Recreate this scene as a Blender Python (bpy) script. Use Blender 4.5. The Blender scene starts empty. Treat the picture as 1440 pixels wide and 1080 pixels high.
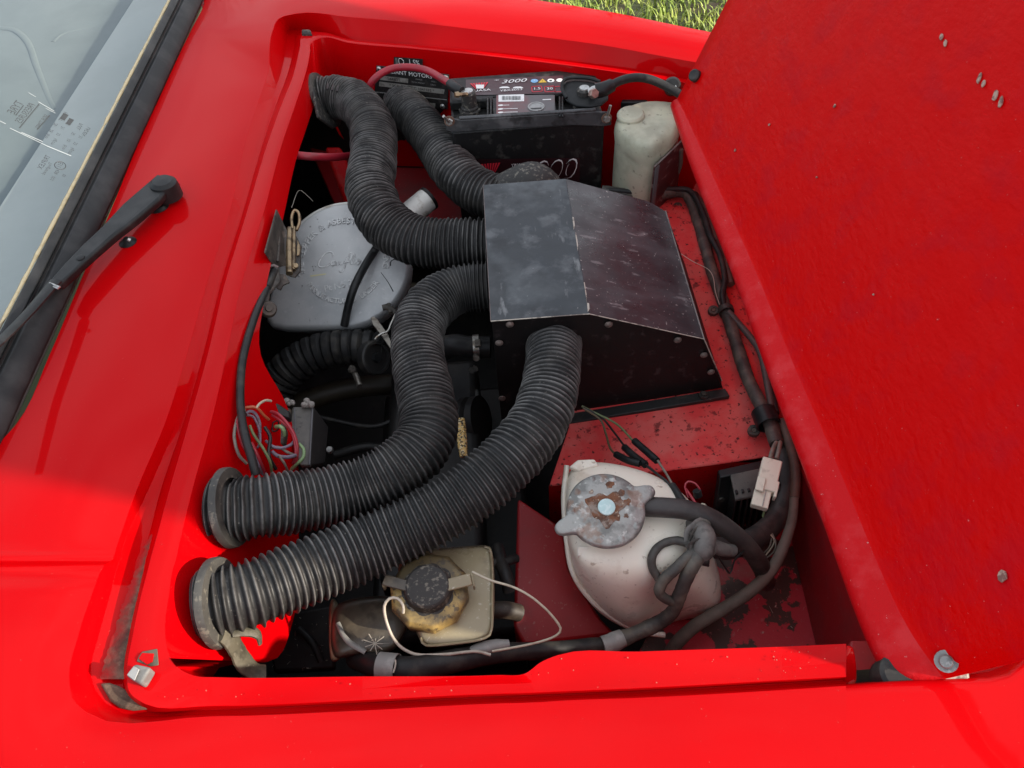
import bpy, bmesh, math, random
import numpy as np
from mathutils import Vector, Matrix
random.seed(7); rng = np.random.default_rng(7)
SC = bpy.context.scene; COL = SC.collection
rad = math.radians
# ------------------------------------------------------------------ camera
PITCH, ROLL, CAMH, FOC = 50.0, 4.3, 0.6, 1080.0
_p, _a = rad(PITCH), rad(ROLL)
FW = np.array([0, math.cos(_p), -math.sin(_p)])
_R0 = np.array([1.0, 0, 0]); _U0 = np.array([0, math.sin(_p), math.cos(_p)])
RT = math.cos(_a)*_R0 - math.sin(_a)*_U0
UP = math.sin(_a)*_R0 + math.cos(_a)*_U0
CAM = np.array([0, 0, CAMH])
cam = bpy.data.cameras.new('camera'); camo = bpy.data.objects.new('camera', cam); COL.objects.link(camo)
cam.lens = 27.0; cam.sensor_width = 36.0; cam.clip_start = 0.02; cam.clip_end = 400
mw = Matrix.Identity(4)
for i in range(3):
    mw[i][0] = RT[i]; mw[i][1] = UP[i]; mw[i][2] = -FW[i]; mw[i][3] = CAM[i]
camo.matrix_world = mw
SC.camera = camo
# ------------------------------------------------------------------ sky and sun
SUN_EL, SUN_AZ = 24.0, -16.5          # azimuth measured from +X towards +Y
world = bpy.data.worlds.new('World'); SC.world = world; world.use_nodes = True
wt = world.node_tree; wt.nodes.clear()
wo = wt.nodes.new('ShaderNodeOutputWorld'); bg = wt.nodes.new('ShaderNodeBackground')
sky = wt.nodes.new('ShaderNodeTexSky'); sky.sky_type = 'NISHITA'; sky.sun_disc = False
sky.sun_elevation = rad(SUN_EL); sky.sun_rotation = rad(90 - SUN_AZ)
sky.air_density = 1.0; sky.dust_density = 2.5; sky.ozone_density = 1.0
tc = wt.nodes.new('ShaderNodeTexCoord'); mp = wt.nodes.new('ShaderNodeMapping'); mp.inputs['Scale'].default_value = (1, 1, 2.2)
cn = wt.nodes.new('ShaderNodeTexNoise'); cn.inputs['Scale'].default_value = 1.7; cn.inputs['Detail'].default_value = 7
cr = wt.nodes.new('ShaderNodeMapRange'); cr.inputs['From Min'].default_value = 0.40; cr.inputs['From Max'].default_value = 0.64
cr.inputs['To Min'].default_value = 0.15; cr.inputs['To Max'].default_value = 0.9
cm = wt.nodes.new('ShaderNodeMix'); cm.data_type = 'RGBA'; cm.inputs['B'].default_value = (8.0, 8.2, 8.6, 1)
wt.links.new(tc.outputs['Generated'], mp.inputs['Vector']); wt.links.new(mp.outputs['Vector'], cn.inputs['Vector'])
wt.links.new(cn.outputs['Fac'], cr.inputs['Value']); wt.links.new(cr.outputs['Result'], cm.inputs['Factor'])
wt.links.new(sky.outputs['Color'], cm.inputs['A']); wt.links.new(cm.outputs['Result'], bg.inputs['Color'])
bg.inputs['Strength'].default_value = 0.13
wt.links.new(bg.outputs['Background'], wo.inputs['Surface'])
sl = bpy.data.lights.new('sun', 'SUN'); so = bpy.data.objects.new('sun', sl); COL.objects.link(so)
sl.energy = 4.2; sl.angle = rad(1.2); sl.color = (1.0, 0.91, 0.78)
_e, _z = rad(SUN_EL), rad(SUN_AZ)
sdir = Vector((math.cos(_e)*math.cos(_z), math.cos(_e)*math.sin(_z), math.sin(_e)))
so.rotation_euler = sdir.to_track_quat('Z', 'Y').to_euler(); so.location = (3, -1, 3)
vs = SC.view_settings; vs.view_transform = 'Standard'; vs.look = 'None'; vs.gamma = 1.0; vs.exposure = 0.78
vs.use_curve_mapping = False

# ------------------------------------------------------------------ measuring helpers (metres; rim of the bay is z = 0)
def ray(px, py): return FW*FOC + RT*(px-720) - UP*(py-540)
def P(px, py, z=0.0):
    d = ray(px, py); return CAM + d*((z-CAM[2])/d[2])
def PX(px, py, x):
    d = ray(px, py); return CAM + d*(x/d[0])
def PY(px, py, y):
    d = ray(px, py); return CAM + d*(y/d[1])
def PP(px, py, p0, n):
    d = ray(px, py); n = np.array(n, float); return CAM + d*(np.dot(np.array(p0)-CAM, n)/np.dot(d, n))
def V3(*a): return np.array(a, float)
def unit(v): v = np.array(v, float); return v/np.linalg.norm(v)

# ------------------------------------------------------------------ object helpers
def tag(o, label=None, cat=None, group=None, kind=None):
    if label: o['label'] = label
    if cat: o['category'] = cat
    if group: o['group'] = group
    if kind: o['kind'] = kind
    return o
def thing(name, label, cat, loc, group=None):
    o = bpy.data.objects.new(name, None); COL.objects.link(o); o.location = Vector(loc); o.empty_display_size = .02
    return tag(o, label, cat, group)
def link(name, me, mat=None, parent=None, smooth=True, sharp=35):
    o = bpy.data.objects.new(name, me); COL.objects.link(o)
    if mat is not None:
        for m in (mat if isinstance(mat, (list, tuple)) else [mat]): me.materials.append(m)
    if smooth:
        me.shade_smooth()
        if sharp:
            bm = bmesh.new(); bm.from_mesh(me)
            for e in bm.edges:
                if len(e.link_faces) == 2 and e.calc_face_angle(0) > rad(sharp): e.smooth = False
            bm.to_mesh(me); bm.free()
    if parent is not None:
        o.parent = parent
        # every parent sits in world space without rotation: keep the mesh where it was drawn
        w = Vector((0, 0, 0)); q = parent
        while q is not None: w += q.location; q = q.parent
        o.location = -w
    return o
def mesh(name, verts, faces, mat=None, parent=None, smooth=True, sharp=35):
    me = bpy.data.meshes.new(name); me.from_pydata([tuple(map(float, v)) for v in verts], [], faces); me.update()
    bm = bmesh.new(); bm.from_mesh(me); bmesh.ops.recalc_face_normals(bm, faces=bm.faces); bm.to_mesh(me); bm.free()
    return link(name, me, mat, parent, smooth, sharp)
def bevel(o, w=.002, seg=2, ang=30):
    m = o.modifiers.new('bevel', 'BEVEL'); m.width = w; m.segments = seg; m.limit_method = 'ANGLE'; m.angle_limit = rad(ang); m.harden_normals = False
    return o
def subsurf(o, n=2):
    m = o.modifiers.new('sub', 'SUBSURF'); m.levels = n; m.render_levels = n; return o
def solid(o, t, off=-1):
    m = o.modifiers.new('solid', 'SOLIDIFY'); m.thickness = t; m.offset = off; return o
def catmull(pts, n):
    pts = np.array(pts, float); k = len(pts)
    if k == 2: return np.array([pts[0]+(pts[1]-pts[0])*t for t in np.linspace(0, 1, n)])
    ext = np.vstack([2*pts[0]-pts[1], pts, 2*pts[-1]-pts[-2]]); out = []
    per = 24
    for i in range(k-1):
        p0, p1, p2, p3 = ext[i:i+4]
        for t in np.linspace(0, 1, per, endpoint=False):
            out.append(.5*((2*p1)+(-p0+p2)*t+(2*p0-5*p1+4*p2-p3)*t*t+(-p0+3*p1-3*p2+p3)*t**3))
    out.append(pts[-1]); out = np.array(out)
    s = np.r_[0, np.cumsum(np.linalg.norm(np.diff(out[:, :3], axis=0), axis=1))]
    u = np.linspace(0, s[-1], n)
    return np.array([np.interp(u, s, out[:, j]) for j in range(out.shape[1])]).T
def plen(pts): return np.linalg.norm(np.diff(np.array(pts)[:, :3], axis=0), axis=1).sum()
def frames(c):
    t = np.gradient(c, axis=0); t /= np.linalg.norm(t, axis=1)[:, None]+1e-12
    n = np.zeros_like(c); r = V3(0, 0, 1) if abs(t[0][2]) < .9 else V3(1, 0, 0)
    n[0] = unit(r - t[0]*np.dot(r, t[0]))
    for i in range(1, len(c)):
        v = n[i-1]-t[i]*np.dot(n[i-1], t[i]); n[i] = v/(np.linalg.norm(v)+1e-12)
    return t, n, np.cross(t, n)
def sweep_data(c, r, seg, flat=1.0, cap=True):
    t, n, b = frames(c); m = len(c); r = np.broadcast_to(np.array(r, float), (m,))
    a = np.linspace(0, 2*np.pi, seg, endpoint=False)
    V = (c[:, None]+r[:, None, None]*(np.cos(a)[None, :, None]*n[:, None]*flat+np.sin(a)[None, :, None]*b[:, None])).reshape(-1, 3)
    Fc = []
    for i in range(m-1):
        for j in range(seg):
            k = (j+1) % seg; Fc.append((i*seg+j, i*seg+k, (i+1)*seg+k, (i+1)*seg+j))
    if cap: Fc.append(tuple(range(seg-1, -1, -1))); Fc.append(tuple(range((m-1)*seg, m*seg)))
    return V, Fc
def tube(name, pts, r, mat, parent=None, seg=10, step=.006, flat=1.0, wob=0.0, cap=True):
    if wob >= .03: step = .0024
    L = plen(pts); n = max(4, int(L/step)+2); c = catmull(pts, n)
    if np.ndim(r): r = np.interp(np.linspace(0, 1, n), np.linspace(0, 1, len(r)), r)
    r = np.broadcast_to(np.array(r, float), (n,)).copy()
    if wob >= .03: r *= .97+.07*((np.linspace(0, L, n)/.012) % 1)      # overlapping turns of tape
    if wob: r *= 1+wob*np.interp(np.arange(n), np.arange(0, n+6, 6 if wob >= .03 else 3), rng.normal(0, 1, len(np.arange(0, n+6, 6 if wob >= .03 else 3))))
    V, Fc = sweep_data(c, r, seg, flat, cap)
    return mesh(name, V, Fc, mat, parent, sharp=50)
def box(name, c, s, mat, parent=None, rot=None, bev=.002, seg=2):
    hx, hy, hz = [q/2 for q in s]
    V = [V3(x, y, z) for x in (-hx, hx) for y in (-hy, hy) for z in (-hz, hz)]
    if rot is not None:
        Rm = np.array(rot, float).T; V = [Rm @ v for v in V]
    V = [v+np.array(c) for v in V]
    Fc = [(0, 1, 3, 2), (4, 6, 7, 5), (0, 4, 5, 1), (2, 3, 7, 6), (0, 2, 6, 4), (1, 5, 7, 3)]
    o = mesh(name, V, Fc, mat, parent)
    if bev: bevel(o, bev, seg)
    return o
def basis(x, z):
    x = unit(x); z = np.array(z, float); z = unit(z - x*np.dot(z, x)); y = np.cross(z, x); return [x, y, z]
def prism(name, poly, ext, mat, parent=None, bev=.0015, seg=2, smooth=True):
    n = len(poly); poly = [np.array(p, float) for p in poly]; ext = np.array(ext, float)
    V = poly+[p+ext for p in poly]
    Fc = [tuple(range(n)), tuple(range(2*n-1, n-1, -1))]+[(i, (i+1) % n, n+(i+1) % n, n+i) for i in range(n)]
    o = mesh(name, V, Fc, mat, parent, smooth)
    if bev: bevel(o, bev, seg)
    return o
def lathe(name, prof, loc, axis, mat, parent=None, seg=32, sharp=30, cap=True):
    z = unit(axis); x = unit(np.cross(V3(0.31, .87, .2), z)); y = np.cross(z, x); V = []; Fc = []
    for r, h in prof:
        for j in range(seg):
            a = 2*math.pi*j/seg; V.append(np.array(loc)+z*h+(x*math.cos(a)+y*math.sin(a))*max(r, 1e-5))
    for i in range(len(prof)-1):
        for j in range(seg):
            k = (j+1) % seg; Fc.append((i*seg+j, i*seg+k, (i+1)*seg+k, (i+1)*seg+j))
    if cap: Fc.append(tuple(range(seg-1, -1, -1))); Fc.append(tuple(range((len(prof)-1)*seg, len(prof)*seg)))
    return mesh(name, V, Fc, mat, parent, sharp=sharp)
def loft(name, layers, mat, parent=None, sub=2, cap=True):
    n = len(layers[0]); V = [p for L in layers for p in L]; Fc = []
    for i in range(len(layers)-1):
        for j in range(n):
            k = (j+1) % n; Fc.append((i*n+j, i*n+k, (i+1)*n+k, (i+1)*n+j))
    if cap: Fc.append(tuple(range(n-1, -1, -1))); Fc.append(tuple(range((len(layers)-1)*n, len(layers)*n)))
    o = mesh(name, V, Fc, mat, parent, sharp=0)
    if sub: subsurf(o, sub)
    return o
def text_mesh(s, size, extrude=0.0, shear=0.0, align='CENTER', bev=0.0, xs=1.0):
    cu = bpy.data.curves.new('lettering', 'FONT'); cu.body = s; cu.size = size; cu.extrude = extrude; cu.shear = shear
    cu.align_x = align; cu.align_y = 'CENTER'; cu.bevel_depth = bev; cu.bevel_resolution = 1; cu.resolution_u = 3
    ob = bpy.data.objects.new('lettering', cu); COL.objects.link(ob)
    bpy.context.view_layer.update()
    me = bpy.data.meshes.new_from_object(ob.evaluated_get(bpy.context.evaluated_depsgraph_get()))
    bpy.data.objects.remove(ob); V = np.array([v.co[:] for v in me.vertices]).reshape(-1, 3)*V3(xs, 1, 1)
    Fc = [tuple(p.vertices) for p in me.polygons]; bpy.data.meshes.remove(me); return V, Fc
def text(s, o, x, y, size, mat, parent=None, name='lettering', off=.0006, extrude=0.0, shear=0.0, align='CENTER', xs=1.0, mirror=False, bev=0.0):
    V, Fc = text_mesh(s, size, extrude, shear, align, bev, xs); x = unit(x); y = unit(np.array(y)-x*np.dot(x, y)); z = np.cross(x, y)
    if mirror: V = V*V3(-1, 1, 1)
    W = [np.array(o)+x*v[0]+y*v[1]+z*(v[2]+off) for v in V]
    return mesh(name, W, Fc, mat, parent, smooth=False)
def flat(name, quads, mat, parent=None):
    V = []; Fc = []
    for q in quads: Fc.append(tuple(range(len(V), len(V)+len(q)))); V += [np.array(p) for p in q]
    return mesh(name, V, Fc, mat, parent, smooth=False)

# ------------------------------------------------------------------ materials
MATS = {}
def M(name, col, rough=.5, metal=0.0, layers=(), bump=(), coat=0.0, rvar=0.0, spec=.5, attr=None, sss=0.0, coords='Object'):
    """layers: (colour, scale, lo, hi, amount[, stretch]) noise overlays.  bump: (strength, scale[, stretch])"""
    m = bpy.data.materials.new(name); m.use_nodes = True; t = m.node_tree; N = t.nodes; L = t.links
    b = N['Principled BSDF']; b.inputs['Roughness'].default_value = rough; b.inputs['Metallic'].default_value = metal
    b.inputs['Coat Weight'].default_value = coat; b.inputs['Coat Roughness'].default_value = .04; b.inputs['Coat IOR'].default_value = 1.4; b.inputs['Specular IOR Level'].default_value = spec
    co = N.new('ShaderNodeTexCoord').outputs['Object']
    def noise(scale, stretch=None, detail=6, rough_=.6, seed=0.0):
        src = co
        mpn = N.new('ShaderNodeMapping'); mpn.inputs['Location'].default_value = (seed, seed*.7, seed*.3)
        if stretch: mpn.inputs['Scale'].default_value = stretch
        L.new(co, mpn.inputs['Vector']); n = N.new('ShaderNodeTexNoise')
        n.inputs['Scale'].default_value = scale; n.inputs['Detail'].default_value = detail; n.inputs['Roughness'].default_value = rough_
        L.new(mpn.outputs['Vector'], n.inputs['Vector']); return n.outputs['Fac']
    rgb = N.new('ShaderNodeRGB'); rgb.outputs[0].default_value = (*col, 1); cur = rgb.outputs[0]
    for i, l in enumerate(layers):
        c, s, lo, hi, am = l[:5]; st = l[5] if len(l) > 5 else None
        mr = N.new('ShaderNodeMapRange'); mr.inputs['From Min'].default_value = .5+(lo-.5)*.68; mr.inputs['From Max'].default_value = .5+(hi-.5)*.68; mr.inputs['To Max'].default_value = am
        L.new(noise(s, st, seed=3.1*i+len(name)), mr.inputs['Value'])
        mx = N.new('ShaderNodeMix'); mx.data_type = 'RGBA'; mx.inputs['B'].default_value = (*c, 1)
        L.new(mr.outputs['Result'], mx.inputs['Factor']); L.new(cur, mx.inputs['A']); cur = mx.outputs['Result']
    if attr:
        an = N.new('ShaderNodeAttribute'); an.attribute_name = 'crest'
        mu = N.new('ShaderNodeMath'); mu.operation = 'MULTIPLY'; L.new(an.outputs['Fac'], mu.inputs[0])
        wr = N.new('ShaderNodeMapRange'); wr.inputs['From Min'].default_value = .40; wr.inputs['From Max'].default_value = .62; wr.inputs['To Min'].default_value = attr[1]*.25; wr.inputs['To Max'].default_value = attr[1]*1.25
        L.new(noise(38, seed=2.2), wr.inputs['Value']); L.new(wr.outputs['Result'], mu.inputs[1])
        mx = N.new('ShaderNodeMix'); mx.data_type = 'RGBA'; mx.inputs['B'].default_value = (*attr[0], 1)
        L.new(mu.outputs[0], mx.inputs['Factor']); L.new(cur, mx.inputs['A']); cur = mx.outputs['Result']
    L.new(cur, b.inputs['Base Color'])
    if rvar:
        mr = N.new('ShaderNodeMapRange'); mr.inputs['From Min'].default_value = .35; mr.inputs['From Max'].default_value = .65
        mr.inputs['To Min'].default_value = max(.02, rough-rvar); mr.inputs['To Max'].default_value = min(1, rough+rvar)
        L.new(noise(30, seed=9), mr.inputs['Value']); L.new(mr.outputs['Result'], b.inputs['Roughness'])
    h = None
    for i, bb in enumerate(bump if bump and isinstance(bump[0], tuple) else ([bump] if bump else [])):
        bn = N.new('ShaderNodeBump'); bn.inputs['Strength'].default_value = bb[0]; bn.inputs['Distance'].default_value = .002
        L.new(noise(bb[1], bb[2] if len(bb) > 2 else None, seed=5+i), bn.inputs['Height'])
        if h is not None: L.new(h, bn.inputs['Normal'])
        h = bn.outputs['Normal']
    if h is not None: L.new(h, b.inputs['Normal'])
    if sss:
        b.inputs['Subsurface Weight'].default_value = sss; b.inputs['Subsurface Radius'].default_value = (1, .8, .6); b.inputs['Subsurface Scale'].default_value = .012
    MATS[name] = m; return m
RED = (.47, .0005, .002)
paint = M('red_paint', RED, .40, coat=.28, spec=.02, layers=[((.43, .0005, .002), 3, .4, .6, .6), ((.55, .12, .10), 420, .78, .84, .5)], bump=(.015, 9))
red_in = M('red_gelcoat_inside', (.42, .003, .005), .5, spec=.12, layers=[((.27, .06, .05), 40, .55, .75, .3), ((.05, .012, .01), 160, .66, .74, .7)], bump=(.12, 90))
red_dusty = M('dusty_red_panel', (.58, .045, .045), .62, spec=.2, layers=[((.56, .14, .12), 14, .42, .62, .55), ((.09, .012, .012), 70, .63, .72, .75), ((.03, .012, .01), 190, .66, .72, .9)], bump=(.15, 120))
red_peel = M('peeling_red_floor', (.40, .022, .035), .55, layers=[((.035, .026, .018), 26, .46, .49, .95), ((.19, .135, .10), 9, .55, .72, .6), ((.35, .10, .10), 150, .68, .74, .7)], bump=((.4, 26), (.2, 200)))
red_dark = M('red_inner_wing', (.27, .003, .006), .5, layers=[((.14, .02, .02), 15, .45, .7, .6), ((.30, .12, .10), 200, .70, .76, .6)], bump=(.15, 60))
lid_m = M('red_fibreglass_underside', (.54, .0004, .0008), .36, spec=.06, layers=[((.42, .003, .010), 22, .48, .72, .5, (1.6, 1, 1)), ((.55, .25, .24), 420, .78, .84, .7)], bump=((.5, 55, (1, .4, .6)), (.3, 9), (.5, 220, (1, .35, .5))), rvar=.12)
lid_edge_m = M('red_bonded_flange', (.50, .003, .006), .42, spec=.12, layers=[((.55, .035, .04), 40, .5, .76, .5), ((.5, .3, .28), 300, .76, .82, .6)], bump=((.6, 60), (.3, 220)))
rubber = M('ribbed_black_duct', (.015, .015, .015), .5, spec=.3, layers=[((.05, .045, .04), 28, .5, .75, .6), ((.22, .20, .17), 300, .72, .80, .6)], attr=((.215, .21, .20), .55), bump=(.15, 220), rvar=.08)  # valleys darker, crests paler: shade and highlight put into colour, along with wear
rubber2 = M('black_rubber', (.016, .016, .016), .5, spec=.3, layers=[((.09, .08, .065), 40, .5, .75, .4)], bump=(.12, 160), rvar=.1)
seal_m = M('windscreen_rubber', (.014, .015, .016), .5, spec=.3, layers=[((.05, .05, .05), 20, .45, .7, .5)], bump=(.05, 200))
loom_m = M('taped_loom', (.05, .046, .04), .6, layers=[((.15, .13, .10), 45, .45, .7, .55), ((.012, .012, .012), 30, .5, .66, .6)], bump=((.35, 130), (.2, 40)))
greytube_m = M('dusty_grey_hose', (.12, .10, .08), .7, layers=[((.06, .05, .04), 50, .45, .7, .6)], bump=(.2, 160))
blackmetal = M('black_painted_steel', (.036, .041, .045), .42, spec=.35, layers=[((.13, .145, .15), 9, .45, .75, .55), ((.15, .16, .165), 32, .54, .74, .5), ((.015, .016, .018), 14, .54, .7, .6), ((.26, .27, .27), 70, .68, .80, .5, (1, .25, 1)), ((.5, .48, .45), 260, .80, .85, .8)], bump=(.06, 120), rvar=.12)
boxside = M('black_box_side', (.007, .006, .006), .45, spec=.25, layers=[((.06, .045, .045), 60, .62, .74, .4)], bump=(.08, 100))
bare = M('bare_edge', (.42, .38, .32), .5, metal=.3, layers=[((.12, .10, .09), 80, .5, .62, .9)])
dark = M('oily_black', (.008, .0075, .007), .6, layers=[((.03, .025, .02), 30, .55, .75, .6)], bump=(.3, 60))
alu = M('weathered_grey_casing', (.46, .47, .465), .40, metal=.15, layers=[((.30, .32, .33), 10, .42, .66, .7), ((.07, .07, .07), 75, .74, .80, .8), ((.55, .56, .56), 160, .66, .76, .5)], bump=((.1, 140), (.15, 14)), rvar=.1)
alu_pale = M('pale_oxidised_metal', (.58, .57, .53), .5, metal=.2, layers=[((.32, .28, .22), 40, .55, .68, .8)], bump=(.15, 90))
steel = M('dull_steel', (.42, .41, .38), .38, metal=.85, layers=[((.22, .16, .10), 120, .52, .7, .7)], bump=(.1, 200))
zinc = M('zinc', (.5, .5, .48), .35, metal=.8, layers=[((.2, .19, .17), 150, .5, .7, .5)])
brass = M('tarnished_brass', (.30, .22, .13), .35, metal=.75, layers=[((.07, .05, .035), 90, .48, .66, .8)], bump=(.15, 160))
dirtmetal = M('dirty_bracket', (.07, .062, .052), .6, metal=.2, layers=[((.02, .018, .015), 60, .45, .62, .7), ((.16, .13, .10), 120, .6, .72, .6)], bump=(.25, 100))
tank_m = M('aged_white_plastic', (.74, .69, .58), .36, layers=[((.66, .53, .42), 9, .48, .70, .5), ((.42, .32, .22), 22, .60, .80, .5), ((.25, .18, .12), 130, .69, .75, .6)], bump=((.1, 30), (.06, 200)), sss=.25, rvar=.1)
bottle_m = M('old_cream_plastic', (.46, .45, .335), .45, layers=[((.27, .26, .19), 16, .48, .68, .65), ((.60, .48, .36), 6, .5, .66, .5), ((.12, .11, .09), 90, .67, .74, .6)], bump=((.12, 40), (.08, 200)), sss=.2)
reservoir_m = M('grimy_reservoir_plastic', (.29, .25, .155), .36, layers=[((.20, .16, .095), 18, .45, .66, .7), ((.07, .05, .03), 9, .52, .66, .75), ((.62, .58, .48), 200, .68, .76, .4)], bump=((.1, 50), (.1, 220)), rvar=.1)
reservoir_dark = M('oily_reservoir_lobe', (.07, .057, .042), .34, layers=[((.20, .17, .12), 24, .55, .75, .5), ((.02, .017, .014), 40, .5, .65, .6)], bump=(.15, 80))
yellow_m = M('yellowed_plastic_nut', (.36, .25, .08), .45, layers=[((.075, .058, .032), 24, .38, .56, .9), ((.05, .04, .03), 160, .56, .66, .8)], bump=(.2, 150))
capblack = M('dusty_black_cap', (.028, .026, .024), .7, layers=[((.22, .20, .16), 200, .56, .70, .6)], bump=(.3, 260))
cap_m = M('galvanised_cap', (.30, .30, .28), .5, metal=.45, layers=[((.13, .13, .12), 45, .45, .62, .8), ((.50, .50, .47), 120, .58, .70, .8), ((.22, .10, .05), 38, .60, .70, .5)], bump=((.35, 90), (.25, 220)))
rust_m = M('rust', (.15, .06, .028), .85, layers=[((.24, .21, .18), 60, .46, .60, .75), ((.07, .03, .016), 120, .5, .62, .8), ((.45, .38, .28), 260, .66, .74, .7)], bump=(.6, 160))
rivet_m = M('pale_blue_rivet', (.40, .55, .54), .55, layers=[((.60, .68, .66), 260, .5, .65, .6)], bump=(.2, 220))
batt_m = M('battery_black', (.010, .010, .010), .45, spec=.3, layers=[((.07, .068, .06), 60, .56, .74, .5)], bump=(.06, 200))
battfront_m = M('battery_black_side', (.004, .004, .004), .5, spec=.2)
lab_dark = M('battery_label', (.045, .012, .016), .35, layers=[((.09, .09, .09), 30, .5, .7, .4)])
lab_grey = M('battery_label_grey', (.10, .09, .092), .4, layers=[((.20, .04, .045), 6, .45, .6, .7)])
white = M('print_white', (.75, .75, .73), .5, layers=[((.45, .43, .40), 200, .6, .72, .5)])
greyp = M('print_grey', (.30, .30, .29), .5, layers=[((.15, .15, .14), 200, .55, .7, .6)])
redp = M('print_red', (.62, .02, .04), .5)
bluep = M('print_blue', (.22, .45, .70), .5)
yelp = M('print_yellow', (.75, .48, .05), .5)
blackp = M('print_black', (.012, .012, .012), .5)
plate_m = M('black_id_plate', (.018, .017, .017), .38, layers=[((.07, .06, .055), 60, .55, .7, .6)])
ident_m = M('plate_silver', (.34, .33, .30), .45, metal=.3, layers=[((.17, .16, .14), 120, .5, .68, .7)])
redcable = M('red_cable', (.30, .010, .022), .45, layers=[((.16, .03, .035), 50, .52, .7, .6)], bump=(.08, 100))
wire_red = M('wire_red', (.33, .022, .035), .4, layers=[((.25, .04, .05), 80, .5, .7, .5)])
wire_purple = M('wire_violet', (.17, .14, .19), .5, layers=[((.10, .08, .08), 90, .5, .7, .6)])
wire_green = M('wire_green', (.15, .20, .09), .5, layers=[((.08, .09, .05), 90, .5, .7, .6)])
wire_grey = M('wire_grey', (.19, .17, .14), .55, layers=[((.10, .08, .06), 90, .5, .7, .6)])
wire_white = M('wire_cream', (.46, .41, .31), .5, layers=[((.24, .20, .14), 120, .5, .7, .6)])
wire_black = M('wire_black', (.015, .015, .015), .4)
plug_m = M('ivory_plug', (.62, .58, .47), .5, layers=[((.36, .32, .24), 70, .56, .7, .6)], bump=(.05, 200))
gold_m = M('speckled_gold', (.85, .58, .20), .45, metal=.1, layers=[((.03, .02, .012), 330, .50, .58, .97), ((.95, .86, .62), 420, .58, .64, .9)], bump=(.5, 330))  # sunlight on the ground below put into bright gold flecks
seam_m = M('yellowed_sealant', (.27, .24, .16), .6, layers=[((.20, .17, .10), 120, .5, .68, .6)])
dash_m = M('grey_dashboard', (.22, .255, .265), .75, layers=[((.18, .21, .22), 9, .4, .65, .5)], bump=(.05, 300))
dash_pale = M('pale_dash_strip', (.54, .57, .56), .7, layers=[((.46, .49, .48), 7, .4, .65, .5)])
sticker_m = M('grey_sticker_print', (.035, .040, .043), .6)
sticker_edge = M('sticker_white_edge', (.36, .39, .39), .6)
tape_m = M('grey_tape', (.22, .215, .20), .5, layers=[((.36, .35, .32), 80, .5, .7, .5)])
bracket_green = M('olive_dirty_bracket', (.11, .10, .07), .6, metal=.2, layers=[((.04, .035, .025), 70, .45, .65, .7), ((.22, .20, .15), 220, .62, .72, .6)], bump=(.2, 120))
dirt_m = M('moss_dirt', (.085, .055, .036), .9, layers=[((.16, .11, .075), 120, .45, .65, .7), ((.03, .02, .014), 60, .5, .66, .7)], bump=(.6, 140), attr=((.33, .006, .006), 1.15))
web_m = M('dusty_web', (.45, .42, .35), .9)
soil_m = M('soil_and_moss', (.05, .06, .02), .9, layers=[((.045, .030, .018), 5, .5, .65, .9)], bump=(.6, 30))
def glassmat():
    m = bpy.data.materials.new('windscreen_glass'); m.use_nodes = True; t = m.node_tree; t.nodes.clear()
    o = t.nodes.new('ShaderNodeOutputMaterial'); mx = t.nodes.new('ShaderNodeMixShader'); tr = t.nodes.new('ShaderNodeBsdfTransparent'); gl = t.nodes.new('ShaderNodeBsdfGlossy')
    fr = t.nodes.new('ShaderNodeFresnel'); fr.inputs['IOR'].default_value = 1.55; tr.inputs['Color'].default_value = (.87, .90, .89, 1); gl.inputs['Roughness'].default_value = .03
    t.links.new(fr.outputs[0], mx.inputs[0]); t.links.new(tr.outputs[0], mx.inputs[1]); t.links.new(gl.outputs[0], mx.inputs[2]); t.links.new(mx.outputs[0], o.inputs[0])
    return m
glass_m = glassmat()
def grassmat():
    m = M('grass_blade', (.24, .34, .04), .55, layers=[((.42, .46, .10), 9, .4, .6, .8), ((.10, .17, .025), 25, .45, .65, .6), ((.30, .27, .12), 60, .62, .7, .7)])
    return m
grass_m = grassmat()
# ================================================================== GROUND
def ground():
    s = 150
    mesh('ground', [(-s, -s, -.75), (s, -s, -.75), (s, s, -.75), (-s, s, -.75)], [(0, 1, 2, 3)], soil_m, smooth=False)['kind'] = 'structure'
    n = 26000; x = rng.uniform(-.5, 1.7, n); y = rng.uniform(2.3, 4.6, n)
    clump = np.sin(x*17+np.cos(y*13)*2)+np.sin(y*19+x*7)*.8
    keep = rng.random(n) < np.clip(.75+.25*clump, .12, 1); x, y = x[keep], y[keep]; n = len(x)
    h = rng.uniform(.015, .05, n); a = rng.uniform(0, 2*np.pi, n); w = rng.uniform(.0022, .0045, n); ln = rng.uniform(.2, 1.5, n)
    b = np.stack([x, y, np.full(n, -.752)], 1); s_ = np.stack([np.cos(a), np.sin(a), np.zeros(n)], 1)*w[:, None]
    lean = np.stack([-np.sin(a), np.cos(a), np.zeros(n)], 1)*(h*ln)[:, None]
    up = np.zeros((n, 3)); up[:, 2] = h
    V = np.stack([b-s_, b+s_, b+up*.6+lean*.35+s_*.7, b+up*.6+lean*.35-s_*.7, b+up+lean], 1).reshape(-1, 3)
    Fc = []
    for i in range(n): k = 5*i; Fc += [(k, k+1, k+2, k+3), (k+3, k+2, k+4)]
    me = bpy.data.meshes.new('grass'); me.from_pydata(V.tolist(), [], Fc); o = link('grass', me, grass_m, smooth=False)
    tag(o, 'short sunlit green grass growing beyond the far wing', 'grass', kind='stuff')
ground()
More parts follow.
